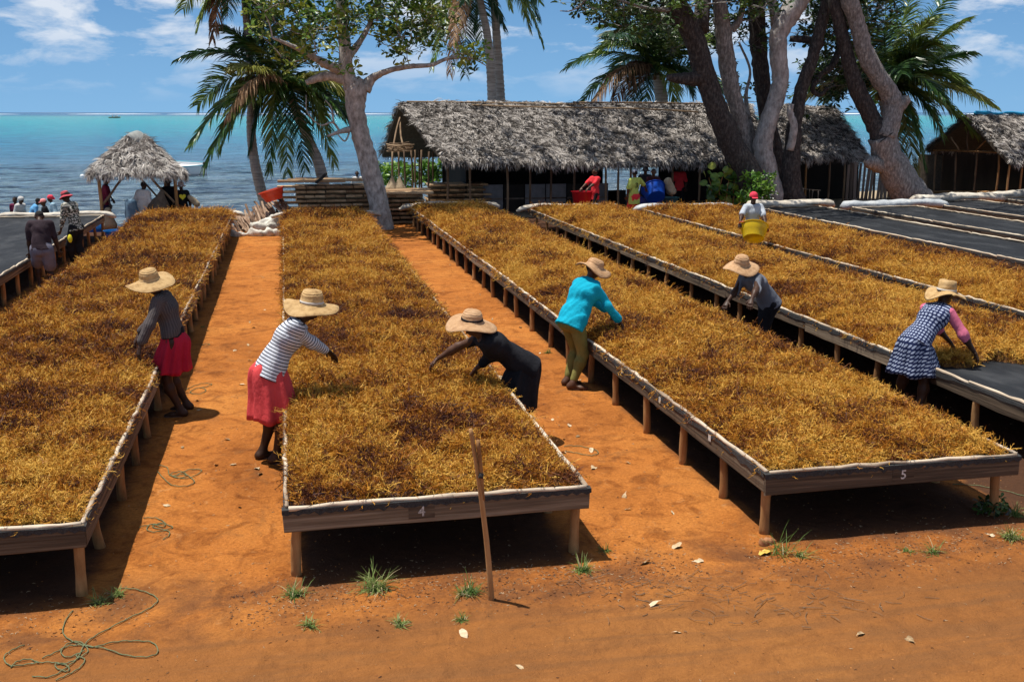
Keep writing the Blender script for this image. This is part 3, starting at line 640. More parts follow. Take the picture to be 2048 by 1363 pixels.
    if bottom:
        kind = bottom[0]; m = bottom[1]; ex = bottom[3] if len(bottom) > 3 else {}
        if kind == 'skirt': loft(ex.get('name', 'skirt'), (ex.get('start', .07), bottom[2]), m, flare=ex.get('flare', 1.), pleat=ex.get('pleat', .006), npl=ex.get('npl', 11))
        else:
            def lg(H, K, A, nm):
                fr_ = bottom[2]; r1, r2, r3 = ex.get('r', (.054, .036, .026))
                if fr_ < .55: e = H+(K-H)*min(1, fr_/.5); return [Prim(H, e, r1*s*w_, (r1+(r2-r1)*min(1, fr_/.5))*s, None, 1, nm)]
                ca = K+(A-K)*.3; e = K+(A-K)*(fr_-.5)*2
                return [Prim(H, K, r1*s*w_, r2*s, None, 1, nm), Prim(K, ca, r2*s, r2*s*1.02, None, 1, nm), Prim(ca, e, r2*s*1.02, r3*s, None, 1, nm)]
            pr = [Prim(P-sd*.01*s, P+sd*.045*s, .064*s*w_, .060*s*w_, l, 1.42, 'p')]+glut+lg(HL, KL, AL, 'L')+lg(HR, KR, AR, 'R')
            garment(ex.get('name', 'trousers'), pr, .006, m, [(P+sd*.06*s, sd)], ex.get('amp', .003), kk=.02)
        if ex.get('band'): garment('waistband', [torso[1], Prim(P+sd*.03*s, P+sd*.08*s, .060*s, .054*s, l, 1.4, 't')], .016, ex['band'], [(P+sd*.085*s, sd), (P+sd*.02*s, -sd)], .002)
    if shoes:
        for A, fo, td in ((AL, fl, tf[0]), (AR, fr, tf[1])):
            d = np.array([math.cos(R(td)), math.sin(R(td)), 0]); sdv = np.array([-d[1], d[0], 0])
            ou = [(-.035, .0), (-.028, .018), (0, .022), (.05, .026), (.09, .028), (.115, .012), (.117, -.006), (.09, -.026), (.05, -.024), (0, -.022), (-.028, -.018)]
            bt = np.array([fo+d*a_*s+sdv*b_*s for a_, b_ in ou]); V = np.concatenate([bt+u*.001, bt+u*.012]); n_ = len(ou)
            mesh('sandal', sc_(V), [list(range(n_))[::-1], list(range(n_, 2*n_))]+[[i, (i+1) % n_, n_+(i+1) % n_, n_+i] for i in range(n_)], SOLE, root)
    # headgear
    if hat == 'straw': hat_straw(hc+hdir*(.030 if not hk.get('up') is None else .026)*s, hk.get('up', hdir), hf, s/1.62, root, O, hk.get('m'), hk.get('seed', seed), hk.get('wob', .5), hk.get('crown', .115), hk.get('band', BAND), hk.get('flat', False), hk.get('brim', .285))
    elif hat == 'cap':
        V, Fc = sculpt([Prim(hc-hf*.008*s+hdir*.022*s, hc+hf*.004*s+hdir*.024*s, .056*s, .055*s, hlf, .95)], .009, .01, cuts=[(hc+hdir*.014*s, -hdir)]); co_ = mesh('cap', sc_(V), Fc, hk['m'], root, smooth=True)
        V, Fc = sculpt([Prim(hc+hf*.045*s+hdir*.016*s, hc+hf*.085*s+hdir*.010*s, .004*s, .004*s, hlf, 9.5)], .005, .004); mesh('cap_peak', sc_(V), Fc, hk['m'], co_, smooth=True)
    elif hat == 'bucket':
        V, Fc = lathe([(.003, .095), (.06, .09), (.078, .07), (.084, .02), (.088, .0), (.125, -.025), (.15, -.045), (.152, -.05), (.12, -.034), (.08, -.008), (.003, -.004)], 28, .3, seed)
        o = mesh('hat', V*s/1.65, Fc, hk['m'], root, smooth=True); z = hdir; x = hf; y = np.cross(z, x); M4 = Matrix.Identity(4)
        for i in range(3):
            M4[i][0], M4[i][1], M4[i][2] = x[i], y[i], z[i]
        M4.translation = Vector(hc+hdir*.022*s-O); o.matrix_local = M4
        if hk.get('bm'): Vb, Fb = lathe([(.0845, .010), (.0875, .012), (.0855, .032), (.0815, .034)], 26); mesh('hat_band', Vb*s/1.65, Fb, hk['bm'], o, smooth=True)
    elif hat == 'scarf':
        V, Fc = sculpt([Prim(hc-hf*.012*s+hdir*.018*s, hc+hf*.0*s+hdir*.022*s, .059*s, .057*s, hlf, .97), Prim(hc-hf*.05*s, hc-hf*.07*s-hdir*.02*s, .028*s, .018*s)], .009, .015, noise_=folds(seed, .003, 40), cuts=[(hc+hdir*.006*s+hf*.03*s, nrm(-hdir+hf*.6))])
        mesh('head_scarf', sc_(V), Fc, hk['m'], root, smooth=True)
    return root, dict(P=P, nb=nb, hc=hc, SL=SL, SR=SR, WL=WL, WR=WR, EL=EL, ER=ER, f=f, l=l, O=O, front=front, sd=sd, chest=chest)
# ---------------------------------------------------------------- drying tables and seaweed
RIM = .56
M_BOARD = mat('weathered_board', [(.028, .018, .011), (.10, .07, .043), (.17, .122, .078), (.30, .23, .155)], 34, .85, .7, 60, (.05, 1, 1), rnd=.25, bdist=.01)
M_DBOARD = mat('dark_board', [(.018, .012, .008), (.055, .038, .024), (.10, .07, .045), (.2, .145, .09)], 34, .85, .7, 60, (.05, 1, 1), rnd=.15, bdist=.01)
M_POST = mat('bark_stripped_post', [(.16, .075, .025), (.34, .17, .06), (.48, .27, .11)], 9, .8, .4, 14, (1, 1, .3), rnd=.3)
M_POLE = mat('pale_rim_pole', [(.28, .20, .13), (.60, .49, .36), (.76, .66, .50)], 5, .75, .5, 20, (.25, 1, 1), rnd=.2)
M_NET = mat('black_shade_net', [(.006, .007, .009), (.014, .016, .019), (.045, .047, .05)], 2.2, .75, .5, 160, (1, .35, 1), bdist=.006, spec=.22)
M_NETSTRIP = mat('net_edge', [(.014, .014, .015), (.07, .07, .068)], 90, .7, .6, 120, spec=.3)
M_PLATE = mat('white_plate', [(.45, .43, .38), (.75, .73, .68)], 30, .6)
M_WEED = mat('dried_seaweed', [(.07, .022, .018), (.22, .07, .018), (.48, .175, .018), (.69, .310, .032), (.84, .49, .09)], 2.3, .5, 0, rnd=.7, inst_rnd=True, spec=.2, det=8, trans=.2)
M_WEEDBASE = mat('seaweed_underlayer', [(.05, .018, .01), (.20, .085, .018), (.36, .15, .02)], 30, .8, .9, 45, bdist=.03)

def strand_clump(seed, n=14, L0=.105, r0=.0033):
    r_ = np.random.default_rng(seed); V = []; Fc = []; off = 0
    for i in range(n):
        p = np.array([r_.normal()*.028, r_.normal()*.028, r_.uniform(-.008, .012)]); a = r_.uniform(0, 6.28)
        d = np.array([math.cos(a), math.sin(a), r_.uniform(-.2, .42)]); d /= np.linalg.norm(d); Ls = L0*r_.uniform(.5, 1.2); m = 7
        cv = r_.normal(size=3)*np.array([1, 1, .7])*1.6; P = [p]; br = []
        for s in range(m):
            d = nrm(d+cv*.34+r_.normal(size=3)*.28); p = p+d*Ls/m; P.append(p)
            if s in (1, 3, 5): br.append((p.copy(), nrm(d+r_.normal(size=3)*.9)))
        v, f = tube(P, r0*np.linspace(1.1, .35, m+1)*r_.uniform(.7, 1.25), 3, cap=False); V.append(v); Fc += [[a_+off for a_ in q] for q in f]; off += len(v)
        for (bp_, bd) in br:
            v, f = tube([bp_, bp_+bd*Ls*.16, bp_+nrm(bd+r_.normal(size=3)*.5)*Ls*.33], r0*np.array([.8, .6, .25]), 3, cap=False); V.append(v); Fc += [[a_+off for a_ in q] for q in f]; off += len(v)
    return np.concatenate(V), Fc
WEED = [strand_clump(s) for s in range(8)]

def seaweed(x0, x1, y0, y1, label, seed, ht=.075, gap=None, dens=1.0, tone=0.):
    xs = np.arange(x0+.02, x1-.01, .05); ys = np.arange(y0+.03, y1, .06)
    def zf(X, Y):
        e = np.minimum(np.minimum(X-x0, x1-X), np.minimum(Y-y0, y1-Y)); e = np.clip(e/.22, 0, 1)
        z = RIM-.02+e**.7*(ht+.065*vnoise(X, Y, 2.8, seed)+.055*vnoise(X, Y, 7, seed+3)+.03*vnoise(X, Y, .8, seed+6))
        if gap is not None: z = np.where(gap(X, Y), RIM-.06, z)
        return z
    V, Fc = grid(xs, ys, zf)
    # denser near the eye, larger clumps far away
    area = (x1-x0)*(y1-y0); P = []
    n = int(area*620*dens); X = rng.uniform(x0+.01, x1-.01, n); Y = rng.uniform(y0+.01, y1, n)
    keep = rng.random(n) < np.clip(11/np.maximum(Y, 5), .33, 1)
    X, Y = X[keep], Y[keep]
    if gap is not None: k = ~gap(X, Y); X, Y = X[k], Y[k]
    Z = zf(X, Y)+rng.uniform(-.012, .02, len(X))
    S = rng.uniform(.75, 1.3, len(X))*np.clip(.86+(Y-7)/34, .86, 1.6)
    Rt = np.stack([rng.normal(0, .38, len(X)), rng.normal(0, .38, len(X)), rng.uniform(0, 6.28, len(X))], 1)
    # colour drifts in patches: golden, and damp purple brown ones
    pt = vnoise(X, Y, 1.9, seed+11, 3); pt2 = vnoise(X, Y, .35, seed+17, 2)
    rn = np.clip(.56+tone+.22*pt2+.55*np.minimum(pt, .22)+rng.normal(0, .20, len(X)), 0, 1)
    o = scatter('seaweed', WEED, np.stack([X, Y, Z], 1), Rt, S, [M_WEED, M_WEEDBASE], base=(V, Fc), rnd=rn, kind='stuff', label=label, cat='seaweed', group='seaweed drying on the tables')
    return o

pv, pf = plank(1, .036, .15, 3, .003, 6)
boards = [mesh('board', plank(1, .036, .15, s, .0035, 6)[0], pf, M_BOARD) for s in range(5)]
dboards = [mesh('board', plank(1, .036, .15, s+9, .0035, 6)[0], pf, M_DBOARD) for s in range(3)]
def pole_mesh(seed, r=.017):
    r_ = np.random.default_rng(seed); P = np.stack([np.linspace(-.5, .5, 9), r_.normal(0, .004, 9), r_.normal(0, .005, 9)], 1)
    return tube(P, r*(1+.18*r_.normal(size=9)), 6)
poles = [mesh('rim_pole', *pole_mesh(s), M_POLE, smooth=True) for s in range(5)]
def post_mesh(seed):
    r_ = np.random.default_rng(seed); n = 6; b = r_.normal(0, .012, 2)
    P = np.stack([b[0]*np.sin(np.linspace(0, 3, n)), b[1]*np.sin(np.linspace(0, 3, n)), np.linspace(-.06, .46, n)], 1)
    return tube(P, .038*np.array([1.12, 1.1, 1, .98, .95, .93])*(1+.05*r_.normal(size=6)), 8)
posts = [mesh('leg', *post_mesh(s), M_POST, smooth=True) for s in range(5)]
PROTO = boards+dboards+poles+posts
plate0 = mesh('tag_plate', *box(.055, .004, .055), M_PLATE); PROTO.append(plate0)

def text_part(txt, size, loc, rot, m, parent, name='painted_number', ext=.0015):
    cu = bpy.data.curves.new(name, 'FONT'); cu.body = txt; cu.size = size; cu.extrude = ext; cu.align_x = 'CENTER'; cu.align_y = 'CENTER'; cu.offset = size*.012
    tmp = bpy.data.objects.new('tmp', cu); sc.collection.objects.link(tmp)
    me = bpy.data.meshes.new_from_object(tmp.evaluated_get(bpy.context.evaluated_depsgraph_get()))
    bpy.data.objects.remove(tmp); me.name = name; me.materials.clear(); me.materials.append(m)
    o = bpy.data.objects.new(name, me); sc.collection.objects.link(o); o.parent = parent; o.location = loc; o.rotation_euler = rot
    return o

def table(x0, x1, y0, y1, label, seed, weed=True, plates=(), front=True):
    r_ = random.Random(seed); t = empty('drying_table', (x0, y0, 0), label=label, cat='drying table', group='long drying tables')
    W_, Ln = x1-x0, y1-y0
    for side in (0, 1):
        X = -.018 if side == 0 else W_+.018
        y = 0.
        while y < Ln-.3:
            l = min(r_.uniform(2.3, 3.4), Ln-y)
            if Ln-y-l < .7: l = Ln-y
            inst(r_.choice(boards if x0 < 9 and (side == 0 or x0 < 3) else dboards), t, (X+r_.uniform(-.004, .004), y+l/2, RIM-.09+r_.uniform(-.013, .010)), (r_.uniform(-.03, .03), r_.uniform(-.005, .005), math.pi/2), (l-.008, 1, 1)); y += l
        y = 0.
        while y < Ln-.1:                                   # peeled poles nailed along the rim
            l = min(r_.uniform(.9, 1.9), Ln-y)
            inst(r_.choice(poles), t, (X+r_.uniform(-.006, .006), y+l/2, RIM+.004+r_.uniform(-.004, .006)), (r_.uniform(0, 6), r_.uniform(-.004, .004), math.pi/2+r_.uniform(-.006, .006)), (l*1.01, 1, 1)); y += l
        y = .12
        while y < Ln:
            inst(r_.choice(posts), t, (X+(.055 if side == 0 else -.055)+r_.uniform(-.01, .01), y, 0), (r_.uniform(-.06, .06), r_.uniform(-.06, .06), r_.uniform(0, 6)), (1, 1, 1))
            y += 1.05+r_.uniform(-.12, .12) if y > .5 else .85
    for e, Y in ((0, -.018), (1, Ln+.018)):
        inst((dboards if e == 0 and x0 > 3 else boards)[seed % 3], t, (W_/2, Y, RIM-.09), (r_.uniform(-.02, .02), 0 if e else -.005, 0), (W_+.075, 1.05, 1.08))
        l = W_*.55
        inst(poles[seed % 5], t, (l/2, Y, RIM+.006), (2, -.004, .003), (l, 1, 1)); inst(poles[(seed+2) % 5], t, (l+(W_-l)/2, Y, RIM+.004), (4, .004, 0), (W_-l+.03, 1, 1))
    # cross bearers under the net, the net itself sagging between them and lapped over the boards
    for k in range(int(Ln/2.1)): inst(boards[k % 5], t, (W_/2, 1+k*2.1, RIM-.13), (math.pi/2, 0, 0), (W_, .6, .5))
    xs = np.linspace(0, W_, 14); ys = np.linspace(0, Ln, int(Ln/.12))
    V, Fc = grid(xs, ys, lambda X, Y: RIM-.022-.018*np.sin(np.clip(X/W_, 0, 1)*np.pi)+.028*vnoise(X+x0, Y*.7, 1.5, seed, 3)*np.sin(np.clip(X/W_, 0, 1)*np.pi))
    mesh('net', V, Fc, M_NET, t, smooth=True)
    mb = MB()
    n = int(Ln/.11); ys = np.linspace(0, Ln, n)
    for X, s in ((-.0395, -1), (W_+.0395, 1)):
        d = .028+.018*np.abs(np.array([r_.gauss(0, 1) for _ in ys])); v = []
        for i, y in enumerate(ys): v += [(X-s*.03, y, RIM+.001), (X, y, RIM-.006), (X+s*.003, y, RIM-.006-d[i])]
        mb.add(v, [q for i in range(n-1) for q in ([i*3, i*3+1, i*3+4, i*3+3], [i*3+1, i*3+2, i*3+5, i*3+4])])
    n = int(W_/.035); v = []
    for i, x in enumerate(np.linspace(-.05, W_+.05, n)): v += [(x, .012, RIM+.001), (x, -.041, RIM-.006), (x, -.044, RIM-.028-.016*(i % 2)-abs(r_.gauss(0, .008)))]
    mb.add(v, [q for i in range(n-1) for q in ([i*3, i*3+1, i*3+4, i*3+3], [i*3+1, i*3+2, i*3+5, i*3+4])])
    mb.build('net_edge', M_NETSTRIP, t)
    for (px_, py_) in plates:
        q = at(px_, py_, RIM-.06); inst(plate0, t, (-.0395-.002, q[1]-y0, RIM-.055), (0, 0, math.pi/2))
    return t
T0 = table(-7.5, -4.88, 13.0, 30.8, 'empty black net table at the far left beside the man in the purple shirt', 1)
T1 = table(-3.80, -1.475, 7.36, 31.0, 'seaweed table at the left edge with the pinstripe shirted woman leaning on it', 2)
T2 = table(-.075, 2.09, 7.38, 30.2, 'seaweed table in the centre with the striped top and black dress women at it', 3)
T3 = table(3.59, 5.74, 7.40, 31.5, 'seaweed table with a white 5 painted on its dark end board', 4, plates=[(1090, 600), (1248, 742), (1325, 800), (1425, 876), (1160, 655)])
T4 = table(6.87, 9.3, 5.2, 30.2, 'seaweed table the gingham dress woman leans over, its near end bare net', 5)
T5 = table(10.05, 12.5, 8.0, 29.5, 'seaweed table behind the man with the yellow tub', 6)
T6 = table(13.55, 15.5, 12.0, 29.6, 'empty black net table directly behind the farthest seaweed table', 7)
T7 = table(16.3, 18.35, 14.0, 29.0, 'empty black net table under the foot of the leaning right hand tree', 8)
T8 = table(19.35, 21.6, 17.0, 30.6, 'empty black net table below the right hand hut', 9)
T9 = table(22.7, 25.0, 20.0, 31.5, 'rearmost empty net table at the right edge of the photo', 10)
M_WHITE = mat('white_paint', [(.10, .085, .07), (.62, .6, .56), (.85, .85, .82)], 38, .8)
M_SMUDGE = mat('paint_smudge', [(.12, .11, .10), (.2, .19, .17)], 40, .85)
def number(t, W_, txt, dx):
    mesh('paint_patch', *box(.19, .003, .105, (dx, -.0395, RIM-.088)), M_DBOARD, t)
    text_part(txt, .105, (dx, -.0425, RIM-.09), (math.pi/2, 0, 0), M_WHITE, t)
number(T3, 2.15, '5', 1.14); number(T2, 2.1, '4', .94)
def bare(X, Y): return (X > 6.9) & (Y < 10.7-.35*(X-6.9)+.25*np.sin(X*5))
seaweed(-3.78, -1.49, 7.40, 30.9, 'golden brown seaweed heaped on the left edge table', 1, tone=-.08)
seaweed(-.06, 2.07, 7.42, 30.1, 'golden brown seaweed heaped on the centre table', 2, tone=-.03)
seaweed(3.61, 5.72, 7.44, 31.4, 'yellow seaweed heaped on the table numbered 5', 3, tone=.06)
seaweed(6.89, 9.28, 7.4, 30.1, 'yellow seaweed the gingham dress woman is clearing from the bare net', 4, tone=.10, gap=bare)
seaweed(10.07, 12.48, 11.5, 29.4, 'seaweed on the farthest covered table behind the yellow tub', 5, ht=.085)
# ---------------------------------------------------------------- thatched buildings
M_THATCH = mat('palm_thatch', [(.050, .042, .037), (.15, .13, .112), (.30, .265, .235), (.58, .53, .48)], 1.2, .85, 0, rnd=.85, inst_rnd=True, spec=.2, det=4)
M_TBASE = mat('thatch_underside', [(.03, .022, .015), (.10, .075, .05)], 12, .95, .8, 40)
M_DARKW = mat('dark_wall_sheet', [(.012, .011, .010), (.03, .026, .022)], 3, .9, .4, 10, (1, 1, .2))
M_GREYP = mat('grey_panel', [(.16, .16, .165), (.26, .26, .27)], 4, .8, .3, 12)
M_OLDW = mat('old_fence_wood', [(.06, .045, .035), (.14, .11, .085), (.22, .18, .15)], 5, .9, .5, 14, (1, 1, .15), rnd=.4)
M_STICK = mat('hut_pole', [(.10, .06, .035), (.22, .14, .08), (.32, .22, .13)], 5, .85, .5, 16, (1, 1, .3), rnd=.4)
def mat2eul(X, Y_, Z): return np.stack([np.arctan2(Y_[:, 2], Z[:, 2]), -np.arcsin(np.clip(X[:, 2], -1, 1)), np.arctan2(X[:, 1], X[:, 0])], 1)
def frames(xd, up_):
    xd = xd/np.linalg.norm(xd, axis=1)[:, None]; y = np.cross(up_, xd); y /= np.linalg.norm(y, axis=1)[:, None]+1e-9; z = np.cross(xd, y); return mat2eul(xd, y, z)
def thatch_piece(seed, n=6, L_=.36):
    r_ = np.random.default_rng(seed); V = []; Fc = []; o_ = 0
    for i in range(n):
        a = r_.normal(0, .22); y0 = r_.normal(0, .05); l = L_*r_.uniform(.55, 1.1); wd = r_.uniform(.006, .012); cz = r_.uniform(.02, .07); tw = r_.normal(0, .5); x0 = -r_.uniform(0, .1)
        for k, t in enumerate((0, .35, .7, 1)):
            x = x0+l*t; y = y0+math.sin(a)*l*t+r_.normal(0, .008); z = .01+cz*math.sin(t*2.6)+r_.normal(0, .004)-.03*t*t; w2 = wd*(1, .95, .7, .12)[k]
            V += [(x, y-w2*math.cos(tw), z-w2*math.sin(tw)), (x, y, z+w2*.35), (x, y+w2*math.cos(tw), z+w2*math.sin(tw))]
        for k in range(3):
            for q in (0, 1): Fc.append([o_+k*3+q, o_+k*3+3+q, o_+k*3+4+q, o_+k*3+1+q])
        o_ += 12
    return np.array(V), Fc
M_THATCHP = mat('pale_palm_thatch', [(.12, .10, .09), (.28, .25, .22), (.48, .44, .39), (.68, .63, .57)], 1.2, .85, 0, rnd=.85, inst_rnd=True, spec=.2, det=4)
THATCH = [thatch_piece(s) for s in range(7)]
def roof(name, quads, parent, dens=150, thick=.12, fringe=1.5, seed=0, scl=1.0, nz=.05, mt=None):
    """quads: (A,B,C,D) = eave left, eave right, ridge right, ridge left"""
    P = []; Rr = []; mb = MB()
    for qi, (A, B, C_, D_) in enumerate(quads):
        A, B, C_, D_ = (np.asarray(v, float) for v in (A, B, C_, D_)); area = .5*np.linalg.norm(np.cross(C_-A, B-D_)); n = int(area*dens)
        sgn = 1.; nn = nrm(np.cross(B-A, D_-A)); 
        if nn[2] < 0: nn = -nn
        u = rng.random(n); v = rng.random(n); ne = int(np.linalg.norm(B-A)*34*fringe); u = np.concatenate([u, rng.random(ne)]); v = np.concatenate([v, rng.uniform(-.012, .03, ne)])
        pos = (A[None]*(1-u)[:, None]+B[None]*u[:, None])*(1-v)[:, None]+(D_[None]*(1-u)[:, None]+C_[None]*u[:, None])*v[:, None]
        z_ = vnoise(u*np.linalg.norm(B-A), v*np.linalg.norm(D_-A), .9, seed+qi+3, 3)*nz
        pos = pos+nn*(z_+rng.uniform(-.02, .03, len(u)))[:, None]
        dn = ((A-D_)*(1-u)[:, None]+(B-C_)*u[:, None]); dn /= np.linalg.norm(dn, axis=1)[:, None]
        lat = np.cross(nn, dn); yaw = rng.normal(0, .55, len(u)); xd = dn*np.cos(yaw)[:, None]+lat*np.sin(yaw)[:, None]+nn*rng.normal(.08, .2, len(u))[:, None]
        e = np.arange(len(u)) >= n; xd[e] += np.array([0, 0, -.75])*rng.uniform(.2, 2.6, e.sum())[:, None]
        P.append(pos); Rr.append(frames(xd, np.broadcast_to(nn, xd.shape)+rng.normal(0, .25, xd.shape)))
        nu, nv = max(int(np.linalg.norm(B-A)/.4), 2), 12; V = []
        for i in range(nu+1):
            for j in range(nv+1):
                a, b = i/nu, j/nv; p = (A*(1-a)+B*a)*(1-b)+(D_*(1-a)+C_*a)*b; V.append(p-nn*.03+nn*vnoise(np.array(a*np.linalg.norm(B-A)), np.array(b*np.linalg.norm(D_-A)), .9, seed+qi+3, 3)*nz)
        V = np.array(V); V2 = V-nn*thick; m = (nu+1)*(nv+1); f = [[i*(nv+1)+j, (i+1)*(nv+1)+j, (i+1)*(nv+1)+j+1, i*(nv+1)+j+1] for i in range(nu) for j in range(nv)]
        edge = [i*(nv+1) for i in range(nu+1)]+[nu*(nv+1)+j for j in range(1, nv+1)]+[i*(nv+1)+nv for i in range(nu-1, -1, -1)]+[j for j in range(nv-1, 0, -1)]
        mb.add(np.concatenate([V, V2]), f+[[q+m for q in g[::-1]] for g in f]+[[edge[k], edge[(k+1) % len(edge)], edge[(k+1) % len(edge)]+m, edge[k]+m] for k in range(len(edge))])
    P = np.concatenate(P); Rr = np.concatenate(Rr)
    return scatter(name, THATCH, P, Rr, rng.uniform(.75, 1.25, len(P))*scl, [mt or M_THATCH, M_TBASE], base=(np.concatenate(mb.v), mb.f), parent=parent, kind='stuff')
def pole(name, a, b, r, parent, m=M_STICK, bend=.02, seed=0, seg=7):
    r_ = np.random.default_rng(seed+int(abs(a[0]*100))); a, b = np.asarray(a, float), np.asarray(b, float); t = np.linspace(0, 1, 7)[:, None]
    P = a+(b-a)*t+np.sin(t*3.14)*r_.normal(0, bend, 3)+np.sin(t*6.3)*r_.normal(0, bend*.5, 3)
    V, Fc = tube(P, r*(1.08-.16*t[:, 0]), seg, .04); return mesh(name, V, Fc, m, parent, smooth=True)

# long hall
hall = empty('thatched_hall', (0, 0, 0), label='long open fronted hall with a grey palm thatch roof behind the drying tables', cat='hall')
eL, eR = atY(888, 318, 33.4), atY(1548, 316, 34.8); rL, rR = atY(797, 207, 37.6), atY(1500, 210, 38.6); bL, bR = atY(764, 306, 42.0), atY(1480, 300, 43)
eM1, eM2 = atY(1110, 328, 33.8), atY(1330, 326, 34.3); rM1, rM2 = atY(1010, 204, 37.9), atY(1240, 208, 38.2)
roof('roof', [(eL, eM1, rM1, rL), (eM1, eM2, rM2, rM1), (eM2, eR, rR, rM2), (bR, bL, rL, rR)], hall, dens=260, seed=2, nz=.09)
for k, t in enumerate((0, .5)): pole('ridge_pole', rL+(rR-rL)*(.02+t*.9)+np.array([0, -.15, .06]), rL+(rR-rL)*(.50+t*.95)+np.array([0, -.28-.2*k, .0+.02*k]), .03, hall, bend=.05, seed=k)
pole('ridge_pole', rL+np.array([2.5, -.3, -.05]), rL+np.array([10.5, -.9, -.28]), .028, hall, bend=.08, seed=9)
gz = lambda X, Y: float(groundz(np.array([X]), np.array([Y]))[0])
def front(u): return eL+(eR-eL)*u
for x_ in (895, 940, 1013, 1060, 1103, 1150, 1212, 1238, 1262, 1345, 1400, 1470):
    top = atY(x_, 316, 34.2+(x_-890)*.0013); pole('post', (top[0], top[1], -.9), (top[0], top[1], top[2]+.02), .04, hall, seed=x_)
for x_, y_, Y in ((785, 303, 35.2), (797, 303, 36.2), (808, 300, 35.0), (822, 300, 37), (830, 300, 36), (843, 300, 34.6), (858, 303, 34.3), (866, 303, 37.8), (838, 300, 39)):
    top = atY(x_, y_, Y); pole('post', (top[0], top[1], -1), top, .032, hall, seed=x_)
# loft of rough poles in the gable
for i in range(16):
    a = atY(772+rng.uniform(0, 8), 287+i*1.15+rng.uniform(-2, 2), 35.4+i*.2); b = atY(826+rng.uniform(-8, 6), 286+i*1.3+rng.uniform(-2, 2), 35.0+i*.2); pole('loft_pole', a, b, .018, hall, M_STICK, .05, seed=i)
pole('gable_strut', atY(785, 300, 36), atY(800, 235, 37.2), .03, hall); pole('gable_strut', atY(808, 296, 36), atY(800, 240, 37.2), .03, hall)
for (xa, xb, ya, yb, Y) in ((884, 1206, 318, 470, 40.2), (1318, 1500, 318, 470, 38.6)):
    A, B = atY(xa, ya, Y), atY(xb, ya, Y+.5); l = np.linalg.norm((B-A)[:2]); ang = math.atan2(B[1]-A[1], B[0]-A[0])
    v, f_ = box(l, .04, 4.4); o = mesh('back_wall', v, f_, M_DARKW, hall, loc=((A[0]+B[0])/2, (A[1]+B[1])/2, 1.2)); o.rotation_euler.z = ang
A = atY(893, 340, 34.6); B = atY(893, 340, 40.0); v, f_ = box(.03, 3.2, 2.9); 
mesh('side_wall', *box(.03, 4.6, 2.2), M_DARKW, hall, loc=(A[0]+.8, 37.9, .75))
x = 966
while x < 1205:                                            # grey panels, waist high
    A = atY(x, 380, 35.6); B = atY(x+40, 380, 35.7); w_ = (B-A)[0]
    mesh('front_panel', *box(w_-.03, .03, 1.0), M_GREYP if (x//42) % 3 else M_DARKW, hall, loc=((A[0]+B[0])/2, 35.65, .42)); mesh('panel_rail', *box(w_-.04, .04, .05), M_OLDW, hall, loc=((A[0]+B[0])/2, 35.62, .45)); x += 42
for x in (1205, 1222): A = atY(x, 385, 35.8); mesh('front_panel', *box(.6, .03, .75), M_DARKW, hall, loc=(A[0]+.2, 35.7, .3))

hut = empty('thatched_hut', (0, 0, 0), label='thatched hut between the forked dark trunks and the fence of upright boards', cat='hut')
heL, heR = atY(1560, 316, 35.2), atY(1742, 316, 35.7); hrL, hrR = atY(1525, 210, 38.8), atY(1668, 214, 39.3); hbL, hbR = atY(1500, 300, 42.5), atY(1610, 300, 43)
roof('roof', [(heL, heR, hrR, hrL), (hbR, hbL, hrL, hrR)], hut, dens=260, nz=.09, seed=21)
for x_ in (1576, 1613, 1660, 1690): top = atY(x_, 318, 35.6); pole('post', (top[0], top[1], -.9), top, .04, hut, M_STICK if x_ != 1613 else M_POST, seed=x_)
A, B = atY(1560, 316, 38), atY(1700, 316, 38.4); mesh('back_wall', *box(B[0]-A[0]+1, .04, 3.2), M_DARKW, hut, loc=((A[0]+B[0])/2, 38.6, .7))
pole('rail', atY(1578, 373, 34.4), atY(1641, 381, 34.6), .02, hut, M_OLDW, .01)
for x_ in (1588, 1597, 1607, 1619, 1626, 1637): a = atY(x_, 375+(x_-1588)*.12, 34.45); pole('baluster', (a[0], a[1], -.5), a, .018, hut, M_OLDW, .02, seed=x_)
fence = empty('board_fence', tuple(atY(1740, 410, 35.0)*np.array([1, 1, 0])), label='fence of uneven upright grey boards at the foot of the leaning tree', cat='fence')
FO = np.array(fence.location)
for i, x_ in enumerate(np.linspace(1693, 1800, 15)):
    a = atY(x_, 400, 34.9+i*.08); h_ = rng.uniform(1.35, 1.5)*(1.0 if i < 7 else .8); v, f_ = plank(h_+1.0, .02, rng.uniform(.085, .13), i, .004, 4)
    v = v[:, [2, 1, 0]]; o = mesh('fence_board', v, [q[::-1] for q in f_], M_OLDW, fence, loc=tuple(np.array([a[0], a[1], (h_-1)/2+.1])-FO)); o.rotation_euler = (rng.normal(0, .02), rng.normal(0, .03), rng.normal(0, .1))
